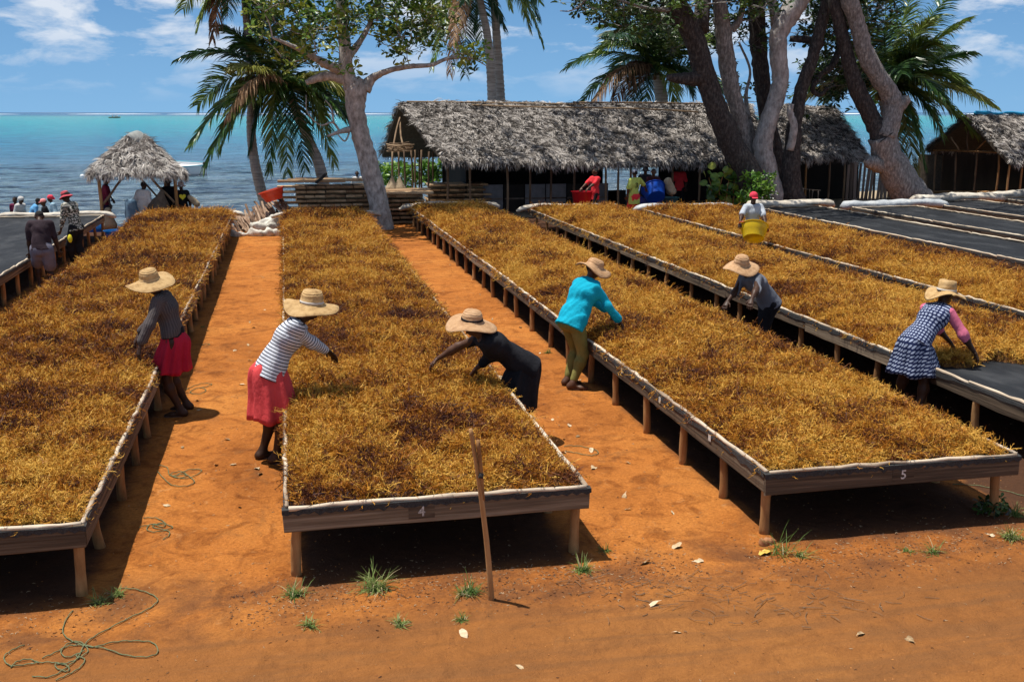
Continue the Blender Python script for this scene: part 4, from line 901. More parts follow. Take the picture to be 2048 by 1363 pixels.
# right hand hut, gable towards us
hutr = empty('thatched_hut', (0, 0, 0), label='thatched hut at the right edge with an open pole framed gable', cat='hut')
q3 = atY(2022, 322, 33.0); q3b = atY(1855, 296, 37.4); q3r = atY(1932, 232, 35.4); dx = np.array([9., 1.2, 0])
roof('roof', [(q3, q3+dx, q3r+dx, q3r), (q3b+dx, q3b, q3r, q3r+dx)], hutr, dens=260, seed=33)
M_BLUE = cloth('blue_net_sheet', [(.01, .18, .38), (.03, .32, .55)], 20)
P_ = np.linspace(0, 1, 30)[:, None]; pth = q3r+np.array([.3, -.05, .1])+dx*.9*P_; pth[:, 2] += .03*np.sin(P_[:, 0]*40); mesh('ridge_sheet', *tube(pth, .055, 6, .35), M_BLUE, hutr, smooth=True)
for x_, yt, Y in ((1872, 300, 37.0), (1912, 302, 36.0), (1954, 304, 35.0), (1998, 306, 33.9), (2021, 318, 33.2), (2046, 318, 33.3)):
    t_ = atY(x_, yt, Y); b_ = atY(x_-6+rng.uniform(-4, 2), 395, Y); pole('post', (b_[0], b_[1], -.9), t_, .038, hutr, M_STICK if x_ < 1990 else M_POST, .035, seed=x_)
pole('beam', atY(1868, 300, 37.1), atY(2012, 305, 33.6), .04, hutr, M_POST, .015); pole('strut', atY(1918, 300, 35.8), atY(1902, 274, 36), .03, hutr); pole('strut', atY(1953, 300, 35), atY(1982, 271, 34.2), .03, hutr, M_POST); pole('strut', atY(1936, 300, 35.4), atY(1938, 262, 35.4), .03, hutr)
pole('floor_beam', atY(1868, 384, 37.0), atY(2040, 384, 33.2), .05, hutr, M_POST, .01)
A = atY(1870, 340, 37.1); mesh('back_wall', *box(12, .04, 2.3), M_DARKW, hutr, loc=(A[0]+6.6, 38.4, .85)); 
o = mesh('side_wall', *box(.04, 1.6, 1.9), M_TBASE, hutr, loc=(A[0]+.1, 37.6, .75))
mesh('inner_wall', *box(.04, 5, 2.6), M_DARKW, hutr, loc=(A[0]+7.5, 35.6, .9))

# kiosk on the beach
kio = empty('thatched_kiosk', (-4.2, 33, 0), label='small kiosk with a pyramid of pale thatch at the water edge', cat='kiosk'); KO = np.array([-4.2, 33, 0])
ap = atY(272, 272, 33.2)-KO; c4 = [atY(190, 345, 31.9)-KO, atY(358, 345, 31.9)-KO, atY(350, 338, 34.6)-KO, atY(196, 338, 34.6)-KO]
c4 = [c+(c-ap)*np.array([.08, .08, 0]) for c in c4]; rd = [ap+np.array(d) for d in ((-.12, -.05, 0), (.12, -.05, 0), (.12, .1, 0), (-.12, .1, 0))]
mids = []
roof('roof', [(c4[0], c4[1], rd[1], rd[0]), (c4[1], c4[2], rd[2], rd[1]), (c4[2], c4[3], rd[3], rd[2]), (c4[3], c4[0], rd[0], rd[3])], kio, dens=300, seed=41, fringe=1.6, scl=.95, mt=M_THATCHP)
v, f_ = lathe([(.01, .16), (.10, .13), (.24, .03), (.36, -.12), (.35, -.14), (.01, .1)], 20, .9, 4); mesh('ridge_cap', v, f_, mat('grey_tarp', [(.22, .23, .22), (.36, .37, .35)], 12, .8, .4), kio, loc=tuple(ap+np.array([.05, -.05, .0])), smooth=True)
for x_, Y, yb in ((197, 32.0, 470), (209, 33.8, 465), (349, 32.1, 460), (330, 34.2, 450)):
    t_ = atY(x_, 350, Y)-KO; pole('post', (t_[0]+.03, t_[1], -.9), t_, .05, kio, M_POST, .01, seed=x_)
pole('brace', atY(203, 412, 32)-KO, atY(248, 352, 32)-KO, .035, kio, M_STICK, .01); pole('brace', atY(300, 352, 32)-KO, atY(349, 405, 32.1)-KO, .035, kio, M_STICK, .01)
pole('brace', atY(275, 350, 34)-KO, atY(330, 412, 34)-KO, .03, kio, M_STICK, .01)
# ---------------------------------------------------------------- trees
M_BARKP = mat('pale_bark', [(.17, .15, .13), (.42, .385, .345), (.68, .64, .59)], 10, .85, .7, 16, (1, 1, .5), bdist=.03)
M_BARKG = mat('grey_bark', [(.08, .072, .064), (.25, .23, .21), (.50, .47, .43)], 17, .85, .9, 20, (1, 1, .4), bdist=.04)
M_BARKD = mat('dark_bark', [(.018, .015, .014), (.055, .046, .042), (.15, .13, .11)], 16, .9, 1., 22, (1, 1, .45), bdist=.05)
M_BARKW = mat('smooth_grey_bark', [(.20, .18, .165), (.42, .39, .36), (.66, .62, .58)], 9, .85, .8, 22, (1, 1, .5), bdist=.04)
M_PTRUNK = mat('palm_trunk', [(.20, .175, .155), (.40, .36, .32), (.60, .55, .50)], 5, .85, .9, 7, (.3, .3, 3.2), bdist=.04)
M_LEAF = mat('broad_leaf', [(.03, .075, .010), (.07, .15, .018), (.15, .25, .03), (.30, .34, .05)], 2.5, .38, 0, rnd=.75, inst_rnd=True, spec=.5, trans=.3)
M_LEAFO = mat('broad_leaf_cluster', [(.03, .08, .010), (.08, .17, .02), (.17, .28, .035), (.32, .36, .05)], 2.5, .38, 0, rnd=.7, spec=.5, trans=.3)
M_LEAFD = mat('dark_leaf', [(.012, .035, .008), (.035, .08, .014), (.09, .16, .025)], 2.5, .4, 0, rnd=.7, inst_rnd=True, spec=.5, trans=.2)
M_FROND = mat('palm_frond_green', [(.022, .065, .018), (.07, .155, .03), (.20, .28, .05)], 1.5, .35, 0, rnd=.6, spec=.6, trans=.2)
M_FRONDY = mat('palm_frond_yellow', [(.10, .14, .02), (.26, .27, .05), (.40, .36, .10)], 1.5, .4, 0, rnd=.5, spec=.5, trans=.25)
M_FRONDB = mat('palm_frond_dry', [(.12, .06, .03), (.32, .19, .10), (.46, .30, .17)], 2.5, .7, 0, rnd=.5, spec=.3, trans=.15)

def limb(name, path, parent, m, O=(0, 0, 0), seg=10, bump=.05, n=6, seed=0):
    """path rows: photo x, y, width px, depth"""
    path = np.array(path, float); P = np.array([atY(x, y, Y) for x, y, w_, Y in path]); r = np.array([w_*.44*mpp(p) for p, w_ in zip(P, path[:, 2])])
    C_ = catmull(np.concatenate([P, r[:, None]], 1), n); V, Fc = tube(C_[:, :3]-np.array(O), C_[:, 3], seg, bump, seed=seed)
    mesh(name, V, Fc, m, parent, smooth=True); return C_
def leafshape(L_, W_, fold=.25, droop=.2, x0=0.):
    xs = [0, .3, .62, .85, 1]; ws = [.04, .5, 1, .8, .05]; V = []
    for x, w_ in zip(xs, ws):
        z = -droop*L_*x*x; V += [(x0+x*L_, -w_*W_/2, z+fold*w_*W_/2), (x0+x*L_, 0, z), (x0+x*L_, w_*W_/2, z+fold*w_*W_/2)]
    return np.array(V), [[i*3+q, (i+1)*3+q, (i+1)*3+q+1, i*3+q+1] for i in range(4) for q in (0, 1)]
def rosette(seed, n=8, L_=.19, W_=.085):
    r_ = np.random.default_rng(seed); V = []; Fc = []; o_ = 0
    for i in range(n):
        v, f = leafshape(L_*r_.uniform(.7, 1.15), W_*r_.uniform(.8, 1.15), r_.uniform(.1, .5), r_.uniform(0, .5), .02)
        el = r_.uniform(-.3, 1.1); az = i*2.4+r_.normal(0, .3); rl = r_.normal(0, .4)
        c, s = math.cos(rl), math.sin(rl); v = v@np.array([[1, 0, 0], [0, c, s], [0, -s, c]]); c, s = math.cos(el), math.sin(el); v = v@np.array([[c, 0, s], [0, 1, 0], [-s, 0, c]]); c, s = math.cos(az), math.sin(az); v = v@np.array([[c, s, 0], [-s, c, 0], [0, 0, 1]])
        V.append(v+r_.normal(0, .02, 3)); Fc += [[a+o_ for a in q] for q in f]; o_ += len(v)
    return np.concatenate(V), Fc
ROS = [rosette(s) for s in range(6)]
ros_obj = [mesh('leaf_cluster', *r_, M_LEAFO) for r_ in ROS]; PROTO += ros_obj
def grow_crown(tree, skel, centers, m_bark, m_leaf, parts=0, scl=1.0, twig_r=.012, leafspread=.28, per=5, O=np.zeros(3)):
    """twigs from the nearest limb point to each centre, leaf rosettes around it"""
    K = np.concatenate([c[:, :3] for c in skel]); mb = MB(); P = []
    order = sorted(range(len(centers)), key=lambda i: np.min(np.linalg.norm(K-centers[i], axis=1))); nodes = K
    for i in order:
        c = centers[i]; d = np.linalg.norm(nodes-c, axis=1)+np.maximum(0, nodes[:, 2]-c[2]); a = nodes[d.argmin()]; mid = (a+c)/2+rng.normal(0, .10, 3)*np.linalg.norm(c-a)*.8+np.array([0, 0, -.04])
        C_ = catmull([a, mid, c], 4); ln = np.linalg.norm(c-a); V, Fc = tube(C_-O, np.linspace(twig_r*(1+min(ln, 2.0)*.9), twig_r*.45, len(C_)), 4, cap=False); mb.add(V, Fc)
        nodes = np.vstack([nodes, C_[2:]])
        for k in range(per):
            e = c+rng.normal(0, leafspread, 3)*np.array([1, 1, .7]); V, Fc = tube(np.array([C_[-2], (C_[-2]+e)/2+rng.normal(0, .03, 3), e])-O, [twig_r*.5, twig_r*.4, twig_r*.3], 3, cap=False); mb.add(V, Fc); P.append(e)
    mb.build('twigs', m_bark, tree, smooth=True, kind='stuff')
    P = np.array(P); n = len(P); up_ = np.stack([rng.normal(0, .45, n), rng.normal(0, .45, n), np.ones(n)], 1); xd = rng.normal(0, 1, (n, 3)); xd -= up_*((xd*up_).sum(1)/(up_**2).sum(1))[:, None]
    Rt = frames(xd, up_/np.linalg.norm(up_, axis=1)[:, None]); S = rng.uniform(.75, 1.25, n)*scl
    vis = np.array([(-10 < (CX+F*((p-CAMP)@RT)/((p-CAMP)@FW)) < 2058) and (CY-F*((p-CAMP)@UP)/((p-CAMP)@FW)) > -12 for p in P]); idx = np.where(vis)[0][:parts] if parts else np.zeros(0, int)
    for i in idx: inst(ros_obj[i % 6], tree, tuple(P[i]-O), tuple(Rt[i]), (S[i],)*3)
    rest = np.setdiff1d(np.arange(n), idx)
    if len(rest): scatter('foliage', ROS, P[rest]-O, Rt[rest], S[rest], [m_leaf], parent=tree, kind='stuff')
    return P

# broad-leaved tree behind the centre table
ta = empty('broadleaf_tree', (2.7, 30.9, 0), label='pale barked broadleaf tree leaning over the end of the centre table', cat='tree'); TO = np.array([2.7, 30.9, 0]); Y = 31.2
sk = [limb('trunk', [(772, 505, 54, Y-.2), (767, 455, 46, Y), (755, 395, 45, Y), (738, 330, 44, Y), (722, 272, 41, Y), (711, 220, 43, Y), (712, 180, 52, Y), (703, 158, 36, Y)], ta, M_BARKP, TO, 14, .05, seed=1),
      limb('limb', [(705, 178, 40, Y), (692, 140, 34, Y), (690, 90, 28, Y), (684, 40, 25, Y), (680, -20, 22, Y), (672, -100, 16, Y)], ta, M_BARKP, TO, 10, .05, seed=2),
      limb('limb', [(715, 170, 30, Y), (672, 153, 24, Y), (640, 155, 20, Y+.1), (612, 166, 12, Y+.1)], ta, M_BARKP, TO, 9, .06, seed=3),
      limb('limb', [(690, 145, 26, Y), (655, 130, 22, Y-.3), (622, 112, 14, Y-.6), (590, 95, 10, Y-.9), (545, 75, 6, Y-1.2)], ta, M_BARKP, TO, 8, .06, seed=4),
      limb('limb', [(728, 178, 34, Y), (744, 158, 20, Y), (775, 142, 13, Y-.3), (820, 133, 12, Y-.6), (862, 130, 10, Y-.8), (900, 116, 8, Y-.9), (945, 118, 4, Y-1), (975, 133, 2, Y-1)], ta, M_BARKP, TO, 8, .06, seed=5),
      limb('limb', [(900, 116, 6, Y-.9), (925, 108, 4, Y-1), (965, 122, 3, Y-1)], ta, M_BARKP, TO, 6, .05, seed=6),
      limb('limb', [(692, 120, 22, Y), (722, 80, 14, Y+.3), (745, 35, 10, Y+.5), (770, -30, 8, Y+.7)], ta, M_BARKP, TO, 8, .05, seed=7),
      limb('limb', [(700, 258, 16, Y), (678, 264, 10, Y-.2), (655, 272, 5, Y-.3)], ta, M_BARKP, TO, 7, .05, seed=8),
      limb('limb', [(680, 263, 6, Y-.2), (665, 245, 5, Y-.2), (640, 250, 3, Y-.2), (615, 225, 2.5, Y-.2), (612, 190, 2, Y-.2)], ta, M_BARKP, TO, 5, .03, seed=9),
      limb('limb', [(668, 248, 5, Y-.2), (662, 215, 3.5, Y-.3), (650, 200, 2, Y-.3)], ta, M_BARKP, TO, 5, .03, seed=10),
      limb('limb', [(700, 262, 4, Y-.1), (690, 282, 4, Y-.2), (675, 268, 3, Y-.3)], ta, M_BARKP, TO, 5, .03, seed=11),
      limb('root', [(752, 452, 26, Y), (735, 468, 18, Y-.4), (728, 492, 12, Y-.5)], ta, M_BARKP, TO, 7, .08, seed=12)]
cen = []
def fill(n, x0, x1, y0, y1, Ya, Yb):
    for _ in range(n): cen.append(atY(rng.uniform(x0, x1), rng.uniform(y0, y1), rng.uniform(Ya, Yb)))
fill(24, 515, 645, -5, 70, 29.8, 32.5); fill(12, 550, 645, 60, 130, 29.5, 32); fill(40, 640, 880, -10, 60, 29.8, 33); fill(12, 660, 860, 55, 105, 29.6, 32.5); fill(5, 860, 900, 10, 110, 30, 31); fill(5, 905, 965, 85, 125, 29.9, 30.6)
fill(2, 655, 700, 90, 135, 29.5, 30.3); fill(80, 430, 960, -300, -5, 28.5, 34.5)
grow_crown(ta, sk[1:8], np.array(cen), M_BARKP, M_LEAF, parts=290, scl=1.0, per=5, leafspread=.24, O=TO)

# big dark trees on the right
def tree_group(label, O, limbs, crown, cat='tree', bark=None, scl=1.05, parts=0, per=6, mleaf=None, spread=.33):
    t = empty('broadleaf_tree', tuple(O), label=label, cat='tree'); sk_ = []
    for i, (nm, m, path) in enumerate(limbs): sk_.append(limb(nm, path, t, m, O, 14 if nm == 'trunk' else 9, .06, seed=i+int(O[0])))
    if len(crown): grow_crown(t, sk_, np.array(crown), bark or M_BARKG, mleaf or M_LEAFD, parts, scl, O=O, per=per, leafspread=spread, twig_r=.013)
    return t
Y = 32.6
O1 = np.array([17.0, 32.5, 0])
cen = []
fill(90, 1150, 1560, -75, 22, 31, 35); fill(26, 1330, 1520, 10, 100, 33.5, 36); fill(16, 1200, 1340, 10, 55, 32, 34); fill(5, 1200, 1330, 0, 30, 32, 33.5); fill(6, 1400, 1560, 150, 215, 34.5, 37); fill(7, 1560, 1640, 0, 90, 34, 36)
def above(n, xa, xb, ya, yb, za, zb):
    for _ in range(n): cen.append(np.array([rng.uniform(xa, xb), rng.uniform(ya, yb), rng.uniform(za, zb)]))
above(60, 7.5, 14, 34, 38.5, 8.3, 10); above(90, 13.5, 19, 33, 38.5, 8.3, 10.5); above(34, 11.0, 14.2, 27.0, 30.5, 7.4, 9)
above(7, 4.6, 8, 34.2, 37.5, 8, 9.6)
tree_group('largest dark trunked tree leaning left in front of the long hall roof', O1, [
    ('trunk', M_BARKD, [(1560, 500, 84, Y), (1528, 420, 72, Y), (1498, 350, 62, Y), (1464, 290, 54, Y), (1434, 220, 50, Y), (1408, 145, 49, Y), (1388, 75, 48, Y), (1348, 5, 50, Y), (1310, -70, 46, Y), (1250, -190, 30, Y+1)]),
    ('limb', M_BARKD, [(1408, 155, 40, Y), (1375, 158, 30, Y-.1), (1335, 155, 14, Y-.2)]),
    ('limb', M_BARKD, [(1400, 60, 40, Y), (1420, -60, 30, Y+1), (1500, -180, 22, Y+2)]),
    ('limb', M_BARKG, [(1345, 20, 14, Y), (1305, 18, 9, Y-.4), (1270, 10, 6, Y-.7), (1215, -8, 5, Y-1)]),
    ('limb', M_BARKG, [(1172, -4, 5, Y-1), (1160, 12, 4, Y-1), (1140, 22, 3, Y-1), (1120, 22, 2, Y-1)]),
    ('limb', M_BARKG, [(1215, -8, 5, Y-1), (1190, -20, 5, Y-1), (1172, -4, 5, Y-1)])], cen, per=5)
cen = []; above(50, 16.5, 22, 33, 38, 8.8, 10.5); fill(6, 1640, 1700, -20, 60, 34, 36)
tree_group('pale smooth trunk curving up from the base of the largest dark tree', np.array([17.3, 33.2, 0]), [
    ('trunk', M_BARKW, [(1572, 480, 50, 33.2), (1552, 400, 48, 33.2), (1536, 345, 46, 33.2), (1526, 290, 44, 33.2), (1540, 235, 40, 33.2), (1560, 165, 38, 33.2), (1556, 105, 38, 33.2), (1560, 60, 44, 33.2), (1586, 15, 52, 33.2), (1618, -40, 48, 33.2), (1660, -150, 30, 33.6)]),
    ('limb', M_BARKG, [(1560, 70, 34, 33.2), (1548, 20, 24, 33.3), (1540, -40, 18, 33.4), (1530, -140, 14, 33.6)])], cen)
cen = []; above(14, 14.5, 18, 34, 38, 9, 10.5)
tree_group('slim grey brown trunk rising between the dark trunk and the pale curved one', np.array([16.0, 33.6, 0]), [
    ('trunk', M_BARKG, [(1540, 420, 34, 33.6), (1515, 350, 32, 33.6), (1494, 290, 30, 33.6), (1480, 235, 33, 33.6), (1464, 180, 38, 33.6), (1452, 110, 38, 33.6), (1445, 50, 36, 33.6), (1436, -10, 30, 33.6), (1420, -120, 20, 34)]),
    ('limb', M_BARKG, [(1462, 60, 22, 33.6), (1478, 40, 16, 33.5), (1492, -10, 12, 33.4)]),
    ('limb', M_BARKG, [(1496, 235, 14, 33.9), (1492, 190, 9, 34), (1500, 140, 6, 34), (1478, 85, 5, 34)]),
    ('limb', M_BARKG, [(1505, 300, 20, 33.9), (1500, 255, 18, 34), (1492, 225, 14, 34)])], cen)
cen = []; above(10, 16.5, 20, 36, 39, 9, 10.5)
tree_group('straight dark trunk rising behind the pale curved trunk', np.array([18.4, 34.8, 0]), [
    ('trunk', M_BARKD, [(1560, 420, 42, 34.6), (1550, 320, 40, 34.6), (1535, 240, 36, 34.6), (1523, 150, 36, 34.6), (1516, 80, 38, 34.6), (1512, 0, 38, 34.6), (1508, -90, 30, 34.6), (1500, -190, 20, 35)])], cen)
cen = []; fill(26, 1620, 1705, 40, 190, 33.6, 35.5); above(14, 19, 23.5, 33, 37, 9, 10.5)
tree_group('dark trunk to the right of the pale curved trunk with crooked side limbs', np.array([18.3, 33.0, 0]), [
    ('trunk', M_BARKD, [(1602, 490, 60, 33), (1590, 420, 54, 33), (1582, 350, 44, 33), (1588, 265, 34, 33), (1600, 190, 30, 33), (1622, 125, 28, 33), (1640, 60, 26, 33), (1655, -10, 24, 33), (1670, -120, 16, 33)]),
    ('limb', M_BARKW, [(1580, 300, 18, 32.8), (1588, 255, 18, 32.7), (1580, 225, 15, 32.7), (1583, 208, 12, 32.7)]),
    ('limb', M_BARKD, [(1645, 95, 24, 33.2), (1618, 80, 18, 33.4), (1580, 78, 14, 33.6)]),
    ('limb', M_BARKD, [(1690, 70, 16, 33.8), (1665, 130, 16, 33.6), (1640, 150, 14, 33.5), (1625, 178, 12, 33.4), (1640, 190, 10, 33.4), (1655, 175, 7, 33.4)])], cen)
Y = 32.2; cen = []; above(95, 17.5, 28, 26.5, 36, 7.8, 10); fill(24, 1660, 1770, -20, 60, 33, 35); fill(14, 1640, 1740, 60, 200, 33.5, 36)
tree_group('rough barked forked tree leaning left beside the board fence', np.array([23.0, 32.2, 0]), [
    ('trunk', M_BARKG, [(1890, 500, 96, Y), (1845, 425, 84, Y), (1808, 372, 76, Y), (1778, 318, 68, Y), (1762, 272, 62, Y)]),
    ('limb', M_BARKD, [(1768, 275, 70, Y), (1752, 252, 44, Y+.1), (1733, 215, 40, Y+.2), (1710, 165, 36, Y+.2), (1694, 110, 32, Y+.2), (1680, 50, 30, Y+.2), (1668, -10, 28, Y+.2), (1668, -110, 26, Y+.2)]),
    ('limb', M_BARKG, [(1770, 275, 50, Y-.1), (1784, 232, 46, Y-.1), (1783, 195, 43, Y-.1), (1757, 155, 42, Y-.1), (1730, 105, 39, Y-.1), (1715, 50, 37, Y-.1), (1698, -5, 40, Y-.1), (1680, -100, 30, Y)]),
    ('limb', M_BARKG, [(1795, 215, 34, Y-.1), (1808, 203, 28, Y-.2), (1818, 196, 16, Y-.3)]),
    ('limb', M_BARKG, [(1760, 330, 40, Y), (1742, 325, 30, Y-.2), (1732, 330, 20, Y-.2)])], cen)

# ---------------------------------------------------------------- coconut palms
def frond(base, tip, sag, parent, m, seed, n=46, ll=.62, O=np.zeros(3), droop=.33, wd=.028):
    r_ = np.random.default_rng(seed); base, tip = np.asarray(base, float), np.asarray(tip, float); L_ = np.linalg.norm(tip-base); t = np.linspace(0, 1, 13)[:, None]
    P = base*(1-t)+tip*t+np.array([0, 0, 1])*(4*t*(1-t))*sag; V, Fc = tube(P-O, np.linspace(.030, .006, 13), 5, cap=False); mb = MB(); mb.add(V, Fc)
    T = np.gradient(P, axis=0); T /= np.linalg.norm(T, axis=1)[:, None]
    roll = r_.normal(0, .35)
    n = int(n*1.55)
    for i in range(n):
        s = .10+.90*(i+r_.uniform(0, .6))/n; s = min(s, .999); k = s*12; j = min(int(k), 11); p = P[j]+(P[j+1]-P[j])*(k-j); d = T[j]
        side = nrm(np.cross(d, (0, 0, 1))+1e-6); upv = np.cross(side, d); side = side*math.cos(roll)+upv*math.sin(roll)
        ln = ll*1.28*(math.sin(min(s*1.15+.18, 1)*math.pi*.5)**1)*(1-.62*max(0, s-.55)/.45)*r_.uniform(.85, 1.1)
        for sg in (1, -1):
            a = nrm(d*(.34+.60*s)+side*sg*(1.15-.40*s)+upv*r_.normal(.12, .12)); q = p.copy(); pts = [q]
            for z in range(3): a = nrm(a+np.array([0, 0, -1])*droop*(.35+.4*z)*r_.uniform(.6, 1.3)); q = q+a*ln/3; pts.append(q)
            wv = nrm(np.cross(a, d)+r_.normal(0, .5, 3)); vv = []
            for z, ww in enumerate((.7, 1, .75, .05)): vv += [pts[z]+wv*wd*ww-O, pts[z]-wv*wd*ww-O]
            mb.add(np.array(vv), [[0, 2, 3, 1], [2, 4, 5, 3], [4, 6, 7, 5]])
    return mb.build('frond', m, parent)
def palm(label, trunk, crown, tips, seed=0, extra=10, rad=2.7, ll=.72, dens=50):
    """tips rows: photo x, y, depth offset, sag, material (g, y, b)"""
    cp = atY(*crown); base = np.array([atY(trunk[0][0], trunk[0][1], trunk[0][3])[0], trunk[0][3], 0]); t = empty('coconut_palm', tuple(base), label=label, cat='palm')
    P = np.array([atY(x, y, Y) for x, y, w_, Y in trunk]); r = np.array([tr[2]*.5*mpp(p) for tr, p in zip(trunk, P)])
    C_ = catmull(np.concatenate([P, r[:, None]], 1), 14); rr = C_[:, 3]*(1+.045*np.where(np.arange(len(C_)) % 2, 1, -1)); mesh('trunk', *tube(C_[:, :3]-base, rr, 12, .02, seed=seed), M_PTRUNK, t, smooth=True)
    r_ = np.random.default_rng(seed+50); v, f_ = sculpt([Prim(cp-np.array([0, 0, .25]), cp+np.array([0, 0, .15]), .13, .10)], .03, .05, noise_=folds(seed, .02, 25)); mesh('crown_fibre', v-base, f_, M_FRONDB, t)
    M_ = dict(g=M_FROND, y=M_FRONDY, b=M_FRONDB)
    for i, (x, y, dY, sag, c) in enumerate(tips): frond(cp+r_.normal(0, .06, 3), atY(x, y, crown[2]+dY), sag, t, M_[c], seed*100+i, O=base, droop=(.9 if c == 'b' else .33), ll=ll, n=dens)
    for i in range(extra):
        az = i*2.4+seed; el = r_.uniform(-.25, 1.1); d = np.array([math.cos(az)*math.cos(el), math.sin(az)*math.cos(el)*.9, math.sin(el)]); tip = cp+d*rad*r_.uniform(.8, 1.05); tip[2] -= rad*.25
        frond(cp+r_.normal(0, .06, 3), tip, rad*.17, t, M_FROND, seed*100+40+i, O=base, ll=ll, n=dens)
    for i in range(5): 
        a = i*1.25; v, f_ = sculpt([Prim(cp+np.array([math.cos(a)*.22, math.sin(a)*.22, -.22]), cp+np.array([math.cos(a)*.23, math.sin(a)*.23, -.30]), .10, .09)], .03, .02); mesh('coconut', v-base, f_, M_FRONDB if i % 2 else M_FRONDY, t, smooth=True)
    return t
palm('curved coconut palm whose crown hangs just left of the pale barked tree', [(652, 400, 26, 34.2), (640, 335, 22, 34.2), (622, 290, 20, 34.2), (600, 240, 18, 34.1), (580, 192, 17, 34)], (570, 178, 34),
     [(360, 118, -.6, .55, 'g'), (440, 52, .8, .35, 'g'), (382, 290, -1.2, .65, 'g'), (408, 338, -1.6, .75, 'g'), (455, 235, -1.4, .75, 'b'), (500, 300, .6, .9, 'g'), (540, 345, -.8, 1.0, 'g'), (610, 345, -.8, .9, 'g'), (668, 330, .2, .9, 'g'), (700, 205, .8, .45, 'g'), (475, 140, -1.0, .35, 'y'),
      (600, 60, 1, .3, 'g'), (530, 30, 1.4, .3, 'g'), (690, 190, -.5, .5, 'y'), (460, 190, .6, .5, 'b'), (640, 215, 1.5, .6, 'g'), (395, 210, -.2, .6, 'g'), (440, 300, -.4, .8, 'g'), (655, 270, -.4, .7, 'g'), (575, 350, .6, 1.0, 'g'), (480, 90, .5, .5, 'y')], 3, extra=5, rad=2.6, ll=.8, dens=56)
palm('tall coconut palm at the left whose crown is cut off by the top edge', [(540, 440, 22, 34.8), (520, 372, 21, 34.8), (507, 310, 19, 34.8), (502, 250, 18, 34.8), (504, 180, 16, 34.8), (497, 90, 15, 34.8), (490, 0, 15, 34.8), (482, -80, 14, 34.8)], (478, -60, 34.8),
     [(395, 55, -.5, .4, 'g'), (425, 15, 1, .5, 'g'), (425, 78, -.9, .55, 'b'), (520, 85, -.4, .5, 'g'), (560, 60, .6, .5, 'g'), (455, 30, -1.5, .6, 'g'), (585, -10, 0, .4, 'g'), (350, -20, 0, .4, 'g')], 4, extra=5)
palm('right hand one of two slender tall palms beyond the left half of the hall roof', [(1001, 330, 20, 44), (1001, 215, 20, 44), (998, 150, 19, 44), (993, 70, 17, 44), (988, 0, 16, 44), (984, -90, 16, 44)], (984, -70, 44),
     [(1085, 88, -1, .75, 'g'), (1078, 40, 1, .8, 'g'), (1050, 35, -1.5, .7, 'g'), (1060, 60, 0, .8, 'y'), (950, 60, 0, .6, 'g'), (1100, -20, 0, .5, 'g')], 5, extra=8, rad=3.2)
palm('left hand one of two slender tall palms beyond the left half of the hall roof', [(988, 330, 20, 43), (984, 215, 18, 43), (982, 150, 18, 43), (976, 80, 16, 43), (962, 10, 15, 43), (945, -60, 14, 43)], (935, -40, 43),
     [(865, 135, -1, .6, 'g'), (900, 150, -1.6, .6, 'b'), (930, 150, -1, .6, 'g'), (850, 75, 1, .6, 'g'), (1010, 60, 0, .5, 'g'), (968, 110, 1.2, .6, 'g'), (840, 20, 0, .5, 'y'), (905, 90, -2, .5, 'b')], 6, extra=5, rad=3.0)
palm('coconut palm with its crown just over the middle of the hall roof', [(1326, 330, 28, 44), (1325, 240, 28, 44), (1322, 190, 26, 44), (1316, 150, 24, 44)], (1316, 142, 44),
     [(1134, 135, -.6, .62, 'g'), (1170, 5, .5, .5, 'g'), (1262, -5, 1, .4, 'g'), (1165, 205, -.8, .7, 'g'), (1185, 210, -1.4, .9, 'b'), (1225, 215, -1.4, .9, 'b'), (1262, 215, -.8, .8, 'g'), (1290, 210, 1, .7, 'g'), (1350, 212, -1, .7, 'g'), (1385, 190, 0, .6, 'g'), (1400, 120, .5, .5, 'y'), (1415, 80, 1, .5, 'g'),
      (1350, 0, 0, .4, 'g'), (1290, 30, -1.5, .3, 'g'), (1215, 75, -1.8, .6, 'g'), (1230, 35, 1.4, .5, 'g'), (1330, 40, -1.6, .5, 'g')], 7, extra=12, rad=3.6, ll=1.0, dens=60)
palm('coconut palm with long dark fronds behind the forked right hand tree', [(1795, 420, 30, 37.5), (1790, 330, 28, 37.5), (1780, 260, 26, 37.2), (1768, 190, 24, 37)], (1768, 180, 37),
     [(1935, 40, -.8, .25, 'g'), (1900, -10, .4, .3, 'g'), (1945, 105, -.6, .3, 'g'), (1985, 208, -1.2, .55, 'y'), (1925, 165, .6, .4, 'g'), (1830, -30, 0, .3, 'g'), (1770, -40, 1, .3, 'g'), (1950, 268, -1.6, .6, 'g'), (1885, 270, -1.0, .8, 'g'), (1850, 330, -1.4, .9, 'g'), (1830, 350, .5, .9, 'y'), (1800, 330, 1.5, .9, 'g'),
      (1602, 205, .4, .6, 'y'), (1635, 140, 1, .5, 'g'), (1700, 20, 1, .4, 'g'), (1650, 70, 1.4, .4, 'g'), (1900, 90, 1.5, .3, 'g'), (1860, 40, -1.5, .3, 'g'), (1985, 215, 0, .5, 'g'), (1880, 200, -2, .6, 'g'), (1840, 120, -1, .4, 'g')], 8, extra=14, rad=3.3, ll=.95, dens=60)

